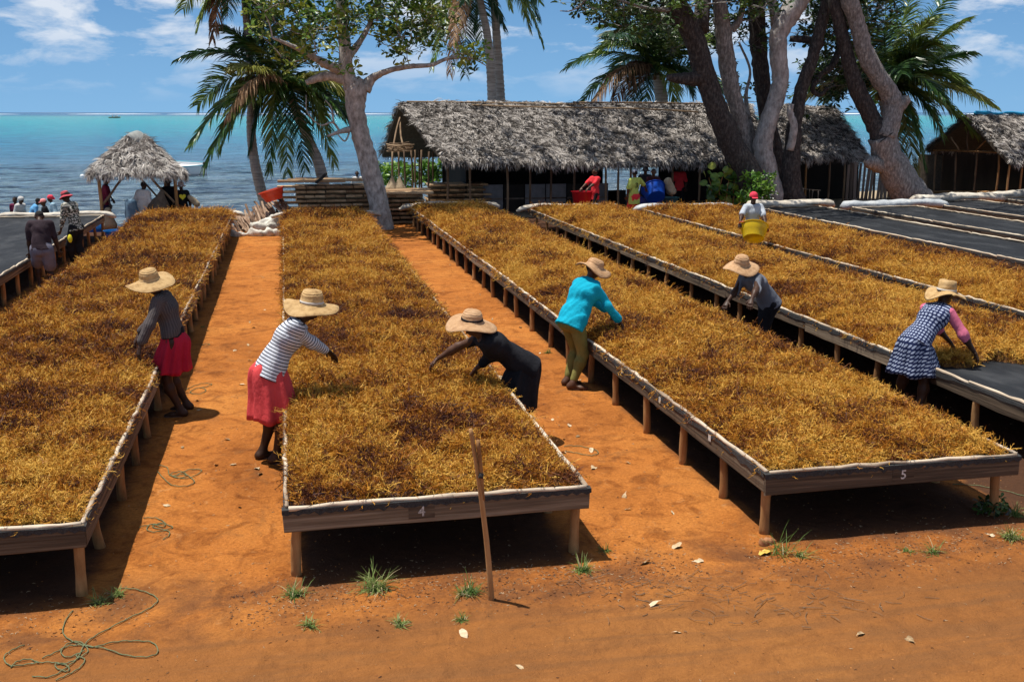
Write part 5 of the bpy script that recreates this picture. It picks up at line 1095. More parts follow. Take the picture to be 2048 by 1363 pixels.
# ---------------------------------------------------------------- shrubs and plants
def shrub(name, label, c, n, spread, scl, m, cat='shrub', stems=9):
    t = empty(name, (c[0], c[1], c[2]-spread[2]), label=label, cat=cat); O = np.array([c[0], c[1], c[2]-spread[2]]); P = np.array(c)+rng.uniform(-1, 1, (n, 3))*np.array(spread)*np.cbrt(rng.random((n, 1))); mb = MB()
    for i in range(stems): e = P[i % n]; V, Fc = tube(catmull([(rng.normal(0, .08), rng.normal(0, .08), -.25), (e-O)*.5+rng.normal(0, .05, 3), e-O], 4), np.linspace(.018, .007, 9), 5, cap=False); mb.add(V, Fc)
    mb.build('stem', M_BARKG, t, smooth=True); up_ = np.stack([rng.normal(0, .6, n), rng.normal(-.4, .6, n), np.ones(n)], 1)
    scatter('foliage', ROS, P-O, frames(rng.normal(0, 1, (n, 3)), up_/np.linalg.norm(up_, axis=1)[:, None]), rng.uniform(.7, 1.2, n)*scl, [m], parent=t, kind='stuff'); return t
M_LEAFB = mat('bright_leaf', [(.05, .14, .012), (.11, .25, .02), (.22, .38, .05)], 3, .4, 0, rnd=.6, inst_rnd=True, spec=.5, trans=.35)
shrub('leafy_bush', 'bright green bush in the sun beyond the open left end of the hall', atY(805, 348, 43.5), 90, (1.3, .8, .55), 1.25, M_LEAFB)
shrub('leafy_bush', 'smaller bright green bush seen between the hall posts', atY(868, 342, 43), 40, (.5, .6, .5), 1.2, M_LEAFB)
shrub('leafy_bush', 'green flowering shrub at the foot of the big dark trunks', atY(1524, 385, 31.6), 85, (.55, .4, .62), .85, M_LEAFB)
shrub('leafy_bush', 'low green shrub left of the flowering one behind the covered table', atY(1490, 400, 31.2), 30, (.3, .3, .25), .8, M_LEAFB)
shrub('leafy_bush', 'dark weeds on the table end near the far right front leg', at(1985, 1010, .06), 22, (.16, .12, .06), .30, M_LEAFD)
fl = empty('flower_spray', tuple(atY(1545, 392, 31.3)), label='spray of small white blossoms on the shrub under the big trees', cat='flowers'); V0, F0 = lathe([(.002, 0), (.035, .015), (.03, .02), (.002, .012)], 6)
fm = mesh('blossom', V0, F0, mat('white_petal', (.75, .75, .68))); 
for i in range(14): inst(fm, fl, (rng.normal(0, .14), rng.normal(0, .05), rng.normal(0, .11)), (rng.uniform(0, 2), rng.uniform(0, 1), 0))
PROTO.append(fm)
bp = empty('broad_leaf_plant', tuple(atY(1440, 410, 32.6)), label='tall plant with big round glossy leaves before the dark hall', cat='plant'); BO = np.array(bp.location)
def roundleaf(seed):
    a = np.linspace(0, 2*np.pi, 11)[:-1]; V = [(0, 0, .02)]+[(math.cos(t)*.16, math.sin(t)*.14, .02*math.sin(2*t)) for t in a]; return np.array(V), [[0, i+1, (i+1) % 10+1] for i in range(10)]
bl = mesh('leaf', *roundleaf(0), M_LEAFO); PROTO.append(bl)
for s_ in range(5):
    x0 = 1418+s_*12; P = [atY(x0, 415, 32.6), atY(x0+rng.uniform(-6, 6), 380, 32.6), atY(x0+rng.uniform(-10, 10), 345+rng.uniform(-8, 12), 32.6)]; C_ = catmull(P, 6); mesh('stem', *tube(C_-BO, np.linspace(.02, .01, len(C_)), 6), M_POST, bp, smooth=True)
    for i in range(13):
        c = C_[rng.integers(3, len(C_))]+rng.normal(0, .12, 3); inst(bl, bp, tuple(c-BO), (rng.uniform(.4, 1.5), rng.normal(0, .5), rng.normal(0, .7)), (rng.uniform(.6, 1.05),)*3)
# ---------------------------------------------------------------- people
C_PIN = cloth('pinstripe_shirt', [(.055, .045, .045), (.09, .078, .078)], 5, 'pinstripes', (.125, .105, .10), 45, .5, .4)
C_RED = cloth('dark_red_skirt', [(.42, .012, .035), (.55, .02, .05)]); C_BLK = cloth('black_cloth', [(.008, .008, .01), (.018, .018, .022)]); C_CORAL = cloth('coral_skirt', [(.62, .055, .06), (.75, .085, .085)])
C_STRIPE = cloth('striped_top', [(.62, .66, .72), (.74, .76, .80)], 5, 'stripes', (.025, .028, .05), 32, .55, .18)
C_TURQ = cloth('turquoise_shirt', [(.0, .33, .48), (.01, .44, .60)]); C_OLIVE = cloth('olive_leggings', [(.15, .14, .035), (.25, .23, .07)]); C_GREY = cloth('grey_shirt', [(.10, .11, .13), (.18, .19, .22)])
C_GING = cloth('gingham_dress', [(.010, .018, .06), (.016, .026, .085)], 5, 'checks', (.36, .41, .54), 13, .55, .14); C_PINK = cloth('pink_sleeve', [(.62, .13, .22), (.75, .2, .3)])
C_PURP = cloth('dark_plum_shirt', [(.022, .014, .018), (.05, .032, .04)]); C_SHORTS = cloth('grey_shorts', [(.13, .125, .16), (.20, .19, .24)])
C_CAMO = cloth('camouflage_shirt', [(.55, .52, .42), (.62, .58, .48)], 8, 'blot', (.035, .04, .03), 26, .49, .03)
C_WHT = cloth('pale_shirt', [(.50, .48, .45), (.66, .64, .60)]); C_LBLUE = cloth('light_blue_shirt', [(.10, .33, .62), (.16, .42, .72)]); C_LIME = cloth('lime_shirt', [(.42, .50, .09), (.55, .62, .15)])
C_REDT = cloth('red_tee', [(.70, .03, .04), (.82, .06, .07)]); C_CAPR = cloth('red_cap', [(.70, .04, .08), (.8, .07, .11)]); C_ROSE = cloth('rose_red_hat', [(.45, .06, .08), (.58, .10, .12)]); C_PKCAP = cloth('pink_cap', [(.75, .25, .24), (.85, .35, .33)])
C_LGREY = cloth('light_grey_tee', [(.38, .42, .46), (.52, .56, .6)]); C_YEL = mat('yellow_plastic', [(.85, .72, .02)], rough=.4)
zz = lambda x, y, z=0.: np.array([x, y, z])

# 1 woman leaning on the left table, back to us, facing the seaweed
GS = 'workers in straw hats spreading seaweed'
person('woman in a wide straw hat, pinstripe shirt and short red skirt at the left table', (zz(-1.24, 12.0), zz(-1.20, 12.28)), 1.63, 172, hip=zz(-1.28, 12.15, .84), lean=7, spine_curve=8, head=18, hyaw=12,
       hl=zz(-1.66, 11.78, .70), hr=zz(-1.78, 12.25, .72), polel=(.5, -.8, .2), top=('shirt', C_PIN, .88, .03, dict(amp=.006)), bottom=('skirt', C_RED, .215, dict(flare=1.2, pleat=.009, npl=14, band=C_BLK)), hat='straw',
       hatkw=dict(up=nrm((-.12, -.18, 1)), wob=.5, seed=3, crown=.125, brim=.275, band=None), seed=1, group=GS, heavy=1.08)
# 2 striped top, left of the centre table
person('woman in a black and white striped top and coral skirt reaching over the centre table', (zz(-.33, 10.30), zz(-.20, 10.12)), 1.70, 8, hip=zz(-.22, 10.2, .90), lean=26, spine_curve=10, head=2, hyaw=-5, twist=-14,
       hr=at(716, 744, .72), hl=zz(-.16, 10.62, .86), toes=(20, -10), top=('shirt', C_STRIPE, .88, -.035, dict(amp=.006)), bottom=('skirt', C_CORAL, .27, dict(flare=1.2, pleat=.009, npl=9, start=.06)), hat='straw',
       hatkw=dict(up=nrm((.10, -.06, 1)), wob=.6, seed=8, crown=.135, brim=.265), seed=2, group=GS, heavy=1.18)
# 3 black dress, right of the centre table
person('woman in a black dress and straw hat bending low over the centre table', (zz(2.36, 10.50), zz(2.34, 10.25)), 1.66, 186, hip=zz(2.28, 10.38, .80), lean=52, spine_curve=4, head=-26, hyaw=0, skin=SKIN2,
       hl=at(952, 737, .74), hr=at(834, 738, .70), polel=(.2, -.6, .6), poler=(.3, .4, .5), top=('shirt', C_BLK, .8, -.06, dict(amp=.004)), bottom=('skirt', C_BLK, .27, dict(flare=1.0, pleat=.006, npl=10, start=.05, name='dress_skirt')), hat='straw',
       hatkw=dict(up=nrm((.06, -.16, 1)), m=STRAW2, wob=.35, seed=5, crown=.11, brim=.265, band=C_BLK), seed=3, group=GS, heavy=1.15)
# 4 turquoise shirt, left of table 5
person('woman in a turquoise shirt and olive leggings reaching into the table numbered 5', (zz(3.31, 12.50), zz(3.32, 12.28)), 1.64, 25, hip=zz(3.35, 12.45, .83), lean=33, spine_curve=-4, head=-2, hyaw=-12, skin=SKIN2,
       hl=zz(4.02, 12.75, .74), hr=zz(3.97, 12.36, .74), toes=(5, -18), top=('shirt', C_TURQ, .92, -.07, dict(amp=.008)), bottom=('pants', C_OLIVE, .93, dict(name='leggings', r=(.053, .036, .025))), hat='straw',
       hatkw=dict(up=nrm((.36, -.10, 1)), m=STRAW2, wob=.6, seed=11, crown=.09, brim=.235, band=None), seed=4, group=GS, heavy=1.22)
# 5 grey top between tables
person('woman in a grey top and pinkish straw hat between the two yellow seaweed tables', (zz(6.40, 13.42), zz(6.39, 13.2)), 1.60, 190, hip=zz(6.32, 13.3, .80), lean=34, spine_curve=12, head=-8, hyaw=15,
       hl=at(1487, 655, .70), hr=at(1437, 630, .70), polel=(.3, -.8, .1), top=('shirt', C_GREY, .9, -.03, dict(amp=.005)), bottom=('pants', C_BLK, .93), hat='straw',
       hatkw=dict(up=nrm((-.08, -.26, 1)), m=STRAW2, wob=.5, seed=2, crown=.13, brim=.255, band=None), seed=5, group=GS, heavy=1.12)
# 6 gingham dress
person('woman in a gingham dress with pink sleeves and a flat topped straw hat', (zz(6.68, 10.66), zz(6.70, 10.24)), 1.60, 22, hip=zz(6.72, 10.42, .84), lean=50, spine_curve=-2, head=-18, hyaw=-10,
       hl=zz(7.42, 10.66, .62), hr=zz(7.40, 10.20, .60), toes=(10, -5), top=('shirt', C_GING, .62, -.04, dict(smat=C_PINK, amp=.004)), bottom=('skirt', C_GING, .23, dict(flare=1.9, pleat=.009, npl=9, name='dress_skirt')), hat='straw',
       hatkw=dict(up=nrm((.08, -.02, 1)), wob=.7, seed=14, crown=.13, flat=True, brim=.235), seed=6, group=GS, shoes=False, heavy=1.1)
# 7 man with the yellow tub
p7, j7 = person('man in a red cap and light grey shirt carrying a yellow tub between the tables', (zz(9.55, 21.3), zz(9.78, 21.35)), 1.66, 262, hl=atY(1505, 455, 20.85)+[.31, 0, .02], hr=atY(1505, 455, 20.85)+[-.31, 0, .02],
       head=8, top=('shirt', C_LGREY, .40, -.05, dict(amp=.006)), bottom=('pants', C_SHORTS, .6), hat='cap', hatkw=dict(m=C_CAPR), res=.017, seed=7)
# 8, 9 men by the far left table
person('man in a dark plum shirt and grey shorts seen from behind with his head bowed', (zz(-4.63, 21.55), zz(-4.40, 21.35)), 1.66, 100, hip=zz(-4.52, 21.42, .80), lean=12, spine_curve=16, head=32, hl=zz(-4.80, 21.6, .50), hr=zz(-4.22, 21.7, .48),
       top=('shirt', C_PURP, .45, -.02, dict(amp=.008)), bottom=('pants', C_SHORTS, .42, dict(r=(.066, .062, .05), name='shorts', amp=.004)), res=.015, seed=8, heavy=1.08)
p9, j9 = person('person in a camouflage shirt and rose red bucket hat standing at the far left table', (zz(-4.62, 24.9), zz(-4.38, 24.8)), 1.66, 150, lean=12, spine_curve=6, head=4, hl=zz(-4.85, 24.8, .62), hr=zz(-4.75, 25.3, .62),
       top=('shirt', C_CAMO, .8, -.05, dict(amp=.006)), bottom=('pants', C_BLK, .93, dict(r=(.06, .045, .035))), hat='bucket', hatkw=dict(m=C_ROSE, bm=C_BLK), res=.017, seed=9)
v, f_ = lathe([(.001, -.02), (.055, -.02), (.06, 0), (.055, .02), (.001, .02)], 18); o = mesh('tape_reel', v, f_, C_YEL, smooth=True, loc=tuple(atY(140, 477, 24.6)), label='small round yellow tape reel hanging at the hip of the camouflage shirt', cat='reel'); o.rotation_euler = (R(80), 0, R(10)); o.scale = (.8, 1.5, 1)
# in the water beyond the far left table
wz = SEA_Z-.02
def wader(px_, py_, Y, h, face, lean, label, **k):
    q = atY(px_, py_, Y); hz_ = q[2]; lr = R(lean); x, y = q[0]-math.cos(R(face))*math.sin(lr)*.4*h, q[1]-math.sin(R(face))*math.sin(lr)*.4*h
    zt = hz_-.52*h*1-.40*h*math.cos(lr)+.03
    return person(label, (zz(x-.1, y, zt), zz(x+.1, y, zt)), h, face, lean=lean, res=.022, shoes=False, group='people working in the shallow water', **k)
wader(30, 402, 39.5, 1.6, 250, 5, 'bare headed person in a dark vest standing in the sea at the far left', top=('shirt', cloth('maroon_vest', [(.12, .01, .04)]), .2, -.02), bottom=('pants', C_BLK, .6), seed=20)
wader(42, 402, 38.2, 1.6, 330, 18, 'person in a white head scarf and pale shirt bending in the sea', top=('shirt', C_WHT, .9, -.02), bottom=('pants', C_BLK, .6), hat='scarf', hatkw=dict(m=C_WHT), seed=21)
wader(76, 405, 38.6, 1.6, 20, 30, 'person in a light blue shirt bending forward in the sea', top=('shirt', C_LBLUE, .8, -.02), bottom=('pants', C_BLK, .6), seed=22)
wader(87, 407, 36.5, 1.6, 190, 6, 'person in a pink peaked cap and dark shirt in the sea', top=('shirt', C_BLK, .45, -.02), bottom=('pants', C_BLK, .6), hat='cap', hatkw=dict(m=C_PKCAP), seed=23)
wader(101, 399, 37.8, 1.6, 200, 12, 'person in a red head scarf and pale blue striped shirt in the sea', top=('shirt', cloth('blue_striped_shirt', [(.55, .68, .75)], 5, 'stripes', (.1, .35, .5), 20), .7, -.02), bottom=('pants', C_BLK, .6), hat='scarf', hatkw=dict(m=C_CAPR), seed=24)
# kiosk
def stander(px_, py_, Y, h, face, label, gz=None, **k):
    q = atY(px_, py_, Y); z0 = q[2]-h if gz is None else gz
    f_ = np.array([math.cos(R(face)), math.sin(R(face)), 0]); l_ = np.array([-f_[1], f_[0], 0]); b = np.array([q[0], q[1], z0])
    return person(label, (b+l_*.1, b-l_*.1), h, face, res=.02, seed=int(px_), **k)
gk = groundz(np.array([-4.4]), np.array([32.5]))[0]
stander(207, 377, 32.6, 1.62, 20, 'long haired woman in a maroon top standing under the left side of the kiosk', lean=8, gz=gk-.1, hl=atY(226, 400, 32.4), hr=atY(221, 412, 32.2), top=('shirt', cloth('maroon_top', [(.14, .012, .03), (.2, .02, .05)]), .45, -.02), bottom=('pants', cloth('dark_wrap', [(.03, .02, .05)]), .9))
stander(282, 366, 32.0, 1.62, 60, 'person in a loose pale grey shirt seen from behind under the kiosk', gz=-.22, lean=8, head=10, top=('shirt', C_WHT, .9, -.10, dict(amp=.012)), bottom=('pants', cloth('blue_trousers', [(.06, .2, .35)]), .9), heavy=1.1)
stander(336, 352, 32.8, 1.7, 80, 'tall person in a black shirt standing at the right kiosk post', gz=-.25, top=('shirt', C_BLK, .45, -.08), bottom=('pants', C_BLK, .9), heavy=1.15)
pk, jk = stander(362, 373, 32.4, 1.6, 285, 'person in a pale cap and black shirt with a yellow heart beside the kiosk', gz=-.25, top=('shirt', C_BLK, .45, -.03), bottom=('pants', C_BLK, .9), hat='bucket', hatkw=dict(m=cloth('patterned_cap', [(.5, .3, .28), (.7, .68, .66)], 30)), heavy=1.1)
a = np.linspace(0, 6.283, 25)[:-1]; hx = 16*np.sin(a)**3/16*.095; hy = (13*np.cos(a)-5*np.cos(2*a)-2*np.cos(3*a)-np.cos(4*a))/16*.095
cc = jk['chest']+jk['front']*.135-jk['O']; up_ = jk['sd']; V = np.concatenate([cc+np.outer(hx, jk['l'])+np.outer(hy, up_), cc+np.outer(hx, jk['l'])+np.outer(hy, up_)+jk['front']*.006])
mesh('heart_print', V, [list(range(24)), list(range(24, 48))[::-1]]+[[i, (i+1) % 24, 24+(i+1) % 24, 24+i] for i in range(24)], C_YEL, pk)
# hall
stander(1190, 352, 33.0, 1.62, 205, 'woman in a red shirt holding a red tub at the front of the long hall', gz=-.05, hl=atY(1168, 384, 32.55), hr=atY(1160, 379, 32.9), hyaw=-25, head=-4, top=('shirt', C_REDT, .45, -.12, dict(amp=.006)), bottom=('pants', C_BLK, .9), skin=SKIN2)
py, jy = stander(1270, 347, 31.5, 1.62, 100, 'person in a lime shirt with a 3 on its back, seen from behind', gz=-.02, head=6, hl=None, hr=atY(1292, 377, 31.8), top=('shirt', C_LIME, .42, -.16, dict(amp=.008)), bottom=('skirt', C_REDT, .24, dict(flare=.5)), hat='cap', hatkw=dict(m=cloth('grey_cap', [(.35, .36, .42)])), skin=SKIN2)
text_part('3', .20, tuple(jy['chest']-jy['front']*.135+np.array([0, 0, -.05])-jy['O']), (math.pi/2, 0, R(10)), cloth('dark_print', [(.05, .06, .03)]), py, 'number_print', .004)
stander(1291, 341, 33.6, 1.68, 250, 'person in a black brimmed hat in the shade behind the blue tub', gz=-.1, top=('shirt', C_BLK, .45, -.05), bottom=('pants', C_BLK, .9), hat='bucket', hatkw=dict(m=C_BLK))
stander(1306, 352, 32.9, 1.66, 262, 'person in a dark top gripping the rim of the big blue tub', gz=-.1, lean=8, hr=atY(1304, 366, 32.5), hl=atY(1320, 372, 32.4), top=('shirt', cloth('dark_maroon_tee', [(.05, .012, .015)]), .4, -.05), bottom=('pants', C_BLK, .9), skin=SKIN2)
stander(1359, 343, 35.3, 1.66, 250, 'person in a red shirt standing in the dark of the long hall', gz=-.1, top=('shirt', C_REDT, .45, -.06), bottom=('pants', C_BLK, .9))
wader(714, 349, 47, 1.6, 260, 0, 'distant person wading in the sea behind the timber stack', top=('shirt', C_WHT, .45, -.02), bottom=('pants', C_BLK, .6), seed=40)
# ---------------------------------------------------------------- rolled covers on the table ends
M_TARP = mat('off_white_tarp', [(.26, .23, .18), (.56, .50, .41), (.74, .68, .57)], 3, .8, .6, 9, bdist=.04)
M_TARPG = mat('grey_tarp_roll', [(.20, .22, .24), (.42, .45, .47), (.62, .62, .58)], 2.5, .8, .6, 9, bdist=.04)
def roll(x0, x1, Y, r, label, m, seed, z=RIM+.05, dy=0., flatk=.55):
    r_ = np.random.default_rng(seed); n = 26; t = np.linspace(0, 1, n); P = np.stack([x0+(x1-x0)*t, Y+dy*t+r_.normal(0, .012, n), z+.02*np.sin(t*9+seed)-.10*(np.exp(-t*22)+np.exp(-(1-t)*22))], 1)
    rr = r*(1+.10*np.sin(t*13+seed)+.06*r_.normal(size=n)); rr[0] *= .55; rr[1] *= 1.0; rr[-1] *= .5; V, Fc = tube(P, rr, 14, .06, seed=seed, flat=flatk)
    return mesh('rolled_tarp', V, Fc, m, smooth=True, label=label, cat='tarp', group='rolled covers on the table ends')
roll(-7.6, -4.55, 30.95, .11, 'rolled pale tarp across the end of the far left empty table', M_TARP, 1)
roll(-4.1, -1.15, 31.1, .10, 'rolled tarp bunched behind the seaweed of the left edge table', M_TARP, 2, z=RIM+.02)
roll(-.4, 2.6, 30.45, .12, 'rolled white tarp poking out both sides behind the centre table', M_TARP, 3, z=RIM+.0)
roll(3.25, 6.25, 31.75, .16, 'rolled white tarp behind the table numbered 5', M_TARP, 4)
roll(6.5, 9.6, 30.45, .15, 'rolled pale tarp behind the table the gingham dress woman tends', M_TARP, 5)
roll(9.8, 12.9, 29.8, .15, 'rolled grey and white tarp beside the lime shirt', M_TARPG, 6)
roll(13.3, 16.1, 29.8, .20, 'rolled tarp half in shade behind the first empty table on the right', M_TARP, 7, z=RIM+.08)
roll(16.1, 19.6, 29.3, .22, 'rolled tarp with a cut left end at the foot of the leaning tree', M_TARPG, 8, z=RIM+.06)
roll(19.3, 22.6, 30.8, .22, 'rolled tarp sagging in front of the right hand hut', M_TARP, 9, z=RIM+.1)
roll(22.5, 27.0, 31.7, .2, 'rolled tarp at the right edge of the photo', M_TARP, 10, z=RIM+.1)
M_SHEET = mat('creamy_sack', [(.36, .33, .27), (.70, .66, .57), (.82, .78, .70)], 4, .85, .6, 8, bdist=.05)
def sackheap(label, prims, m, seed, amp=.03, name='cloth_sack', cat='sack', group=None, h=.03, s=7):
    v, f_ = sculpt(prims, h, .08, noise_=folds(seed, amp, s)); return mesh(name, v, f_, m, smooth=True, label=label, cat=cat, group=group)
c = atY(530, 452, 30.7)
sackheap('bulging cream sack lying against the left side of the centre table end', [Prim(c+[-.25, 0, -.05], c+[.25, .1, .05], .15, .22), Prim(c+[.2, .1, .1], c+[.5, .2, .25], .10, .09)], M_SHEET, 3)
c = atY(520, 470, 30.0); sackheap('flattened cream sheets spread on the soil by the firewood', [Prim(c+[-.75, .1, .02], c+[-.1, 0, .03], .07, .09, (1, 0, 0), 1.5), Prim(c+[-.1, 0, .03], c+[.45, .1, .05], .10, .12, (1, 0, 0), 1.4)], M_SHEET, 8, .035, 'ground_sheet', 'sheet')
c = atY(568, 436, 30.5); sackheap('grey white cloth bundle at the left rear corner of the centre table', [Prim(c+[0, 0, 0], c+[.12, 0, .1], .12, .08)], M_TARPG, 9, .02, 'cloth_bundle', 'bundle')
# ---------------------------------------------------------------- timber, firewood
M_TIMB = mat('sawn_timber', [(.20, .11, .055), (.40, .25, .13), (.55, .38, .22)], 5, .85, .5, 18, (.3, 1, 1), rnd=.45)
pl0 = [mesh('plank', *plank(1, .3, .062, s, .004, 3), M_TIMB) for s in range(4)]; PROTO += pl0
def place_plank(c, l, w_, rot, label, group): return inst(random.choice(pl0), None, tuple(c), rot, (l, w_/.3, 1), label=label, cat='plank', group=group)
L1, G1 = 'plank in the LAYER layer of the tall timber stack beside the pale tree', 'planks of the tall timber stack'
ORD = ['bottom', 'second lowest', 'third lowest', 'fourth lowest', 'fifth lowest', 'sixth lowest', 'seventh lowest', 'eighth lowest', 'ninth lowest', 'tenth lowest', 'eleventh lowest']
def stack(x0, x1, Y, ztop, zbot, bw, L_, G_, ln=1.1, jit=.05, topx=True, pitch=.128):
    z = zbot; r = 0
    L0_ = L_
    while z < ztop:
        L_ = L0_.replace('LAYER', ORD[min(r, 10)])
        for Yc in (Y+.34, Y+ln-.15): place_plank(((x0+x1)/2+random.uniform(-.04, .04), Yc, z), x1-x0+random.uniform(-.3, .05), .10, (0, 0, random.uniform(-.01, .01)), L_, G_)
        x = x0+random.uniform(-jit, jit)
        while x < x1-bw*.5:
            w_ = bw*random.uniform(.8, 1.15); place_plank((x+w_/2, Y+ln/2+random.uniform(-.05, .03), z+pitch/2), ln, w_-.012, (random.uniform(-.02, .02), 0, math.pi/2+random.uniform(-.02, .02)), L_, G_); x += w_
        z += pitch; r += 1
stack(.30, 2.45, 31.5, 1.24, .1, .30, L1, G1)
for i in range(7): place_plank((.12+random.uniform(-.1, .1), 31.7+i*.02, .30+i*.15), .7, .25, (0, random.uniform(-.03, .03), random.uniform(-.1, .1)), 'plank end jutting out at the left side of the tall timber stack', G1)
for i in range(5): place_plank((.9+.25*(i % 3)+random.uniform(-.2, .2), 31.5+.22*i, 1.37), 1.9, .2, (0, random.uniform(-.01, .01), random.uniform(-.05, .05)), 'long plank lying across the very top of the tall timber stack', G1)
mesh('plank', *plank(.5, .09, .03, 3), M_DARKW, loc=(1.0, 31.4, 1.45), label='short dark board leaning across the top of the tall timber stack', cat='plank').rotation_euler = (.2, -.5, .8)
stack(2.85, 4.1, 32.5, .8, -.15, .26, 'plank in the LAYER layer of the low timber stack right of the pale tree', 'planks of the low timber stack', pitch=.13)
for i in range(5): place_plank((3.4+random.uniform(-.1, .1), 32.4+.24*i, .93+.01*i), 1.7, .22, (0, 0, random.uniform(-.06, .06)), 'long plank on the very top of the low timber stack right of the tree', 'planks of the low timber stack')
stack(4.6, 6.6, 35.4, 1.0, -.1, .34, 'plank in the LAYER layer stored under the left end of the hall', 'planks stored in the hall', pitch=.16)
M_LOG = mat('firewood', [(.10, .055, .035), (.28, .17, .105), (.46, .32, .22)], 6, .85, .5, 16, rnd=.4); M_LOGE = mat('cut_end', [(.55, .38, .22), (.68, .5, .32)], 8, .8)
lg = [mesh('log', *tube(catmull([(-.5, 0, 0), (-.1, rng.normal(0, .03), rng.normal(0, .03)), (.5, 0, 0)], 3), .030, 7, .06, seed=s), M_LOG, smooth=False) for s in range(4)]; PROTO += lg
for i in range(120):
    u = rng.random(); v = rng.random(); X = -1.45+1.5*u; top = .12+.72*u**.8; Z = -.02+v*top
    inst(lg[i % 4], None, (X+rng.normal(0, .03), 31.75-.45*(1-v)+rng.normal(0, .05), Z), (rng.uniform(0, 6), -.42+rng.normal(0, .16), 1.95+rng.normal(0, .14)), (rng.uniform(.75, 1.05), 1, 1), label='stick of firewood in the heap between the left and centre tables', cat='log', group='firewood heap')
# ---------------------------------------------------------------- tubs and basins
def plastic(n_, c, r_=.35): return mat(n_, [tuple(x*.85 for x in c), c], 3, r_, spec=.5, trans=.35)
def tub(label, c, r, h, axis, m, hm=None, taper=.78, handles=False, name='plastic_tub'):
    prof = [(.004, .006), (r*taper*.97, .006), (r*taper*1.0, .012), (r*(taper+.5*(1-taper)), h*.5), (r*(taper+.56*(1-taper)), h*.52), (r*.97, h*.94), (r*1.05, h*.965), (r*1.06, h), (r*1.0, h), (r*.95, h*.92), (r*(taper+.5*(1-taper))*.97, h*.5), (r*taper*.95, .03), (.004, .03)]
    V, Fc = lathe(prof, 40); z = nrm(axis); x = nrm(np.cross((0, 1, .01), z)); y = np.cross(z, x); V = V@np.stack([x, y, z]); root = empty(name, tuple(c), label=label, cat='tub'); sh_ = mesh('shell', V, Fc, m, root, smooth=True); sh_.data.set_sharp_from_angle(angle=R(28))
    if handles:
        for s in (1, -1):
            a = np.linspace(-.6, .6, 9); P = [(math.cos(t)*(r*1.06+.04*math.cos(t*2.5)))*s*x+math.sin(t)*r*1.08*.5*y+z*h*.97 for t in a]; mesh('handle', *tube(P, .014, 6), hm or m, root, smooth=True)
    return root
tub('yellow plastic tub with orange handles carried by the red capped man', atY(1507, 478, 20.75), .285, .30, (.24, .52, .80), plastic('yellow_tub', (.95, .68, .015)), plastic('orange_handle', (.85, .16, .01)), .74, True)
tub('red plastic tub held by the woman in the red shirt', (*atY(1164, 400, 32.6)[:2], atY(1164, 407, 32.6)[2]), .33, .38, (0, 0, 1), plastic('red_tub', (.55, .008, .02)))
tub('big bright blue tub tipped on its side below the dark dressed people', atY(1312, 396, 32.2), .37, .42, (.02, .75, .62), plastic('blue_tub', (.005, .09, .55)))
tub('second blue tub standing behind the tipped one', (*atY(1296, 400, 32.8)[:2], .3), .34, .34, (0, 0, 1), plastic('blue_tub_dark', (.005, .07, .42)))
tub('dull teal tub on the right behind the tipped blue tub', (*atY(1335, 400, 33)[:2], .28), .36, .34, (0, 0, 1), plastic('teal_tub', (.05, .16, .18)))
tub('orange basin tilted on top of the firewood heap', atY(549, 400, 31.5), .36, .30, (-.28, .0, .95), plastic('orange_tub', (.72, .09, .035)), taper=.68)
tub('light blue basin on the ground behind the left edge table', (*at(236, 480, 0)[:2], 0), .34, .26, (0, 0, 1), plastic('sky_blue_tub', (.01, .22, .62)))
V, Fc = lathe([(.01, -.45), (.25, -.45), (.28, -.40), (.29, 0), (.28, .40), (.25, .45), (.01, .45)], 24); o = mesh('blue_barrel', V, Fc, plastic('barrel_blue', (.005, .14, .5)), smooth=True, loc=tuple(atY(176, 462, 32.2)), label='blue barrel lying on its side behind the legs of the empty left table', cat='barrel'); o.rotation_euler = (0, math.pi/2, .1)
M_SACKT = mat('tan_sack', [(.30, .22, .13), (.50, .40, .27)], 8, .9, .5, 30); M_SACKB = mat('blue_grey_sack', [(.05, .12, .20), (.16, .24, .30)], 6, .85, .5, 20); M_SACKD = mat('brown_sack', [(.07, .05, .035), (.15, .11, .08)], 8, .9, .5, 30)
c = atY(217, 437, 31.9); sackheap('tan sack hanging at the left kiosk posts', [Prim(c+[0, 0, .22], c+[.02, 0, -.16], .09, .22)], M_SACKT, 11, .015)
c = atY(263, 430, 31.6); sackheap('stuffed blue and grey sack left of the pale shirted person', [Prim(c+[0, 0, .30], c+[.02, 0, -.30], .16, .22)], M_SACKB, 12, .015)
c = atY(321, 402, 31.9); sackheap('brown sack slumped to a point between the two kiosk workers', [Prim(c+[.05, 0, .26], c+[-.05, 0, -.2], .06, .30)], M_SACKD, 13, .015)
c = atY(385, 400, 32.2); sackheap('tan sack held beside the yellow heart shirt', [Prim(c+[-.08, 0, .10], c+[.12, 0, -.12], .06, .10)], M_SACKT, 14, .01)
for i, (x, lab) in enumerate(((784, 'left one of two upright brown sacks beside the low timber stack'), (799, 'right one of two upright brown sacks beside the low timber stack'))):
    c = atY(x, 368, 33.4); sackheap(lab, [Prim(c+[.02, 0, .22], c+[0, 0, -.12], .04, .20)], M_SACKT, 15+i, .012)
c = atY(250, 462, 32.2); sackheap('pale sheet crumpled on the beach behind the blue basin', [Prim(c+[-1.2, .1, -.15], c+[.2, 0, -.12], .10, .10, (0, 1, 0), 2)], M_SHEET, 18, .04, 'ground_sheet', 'sheet')
c = atY(1338, 372, 32.4); sackheap('pale sack carried in the shade right of the tipped blue tub', [Prim(c+[-.05, 0, .15], c+[.08, 0, -.15], .12, .17)], M_SACKT, 19, .015)
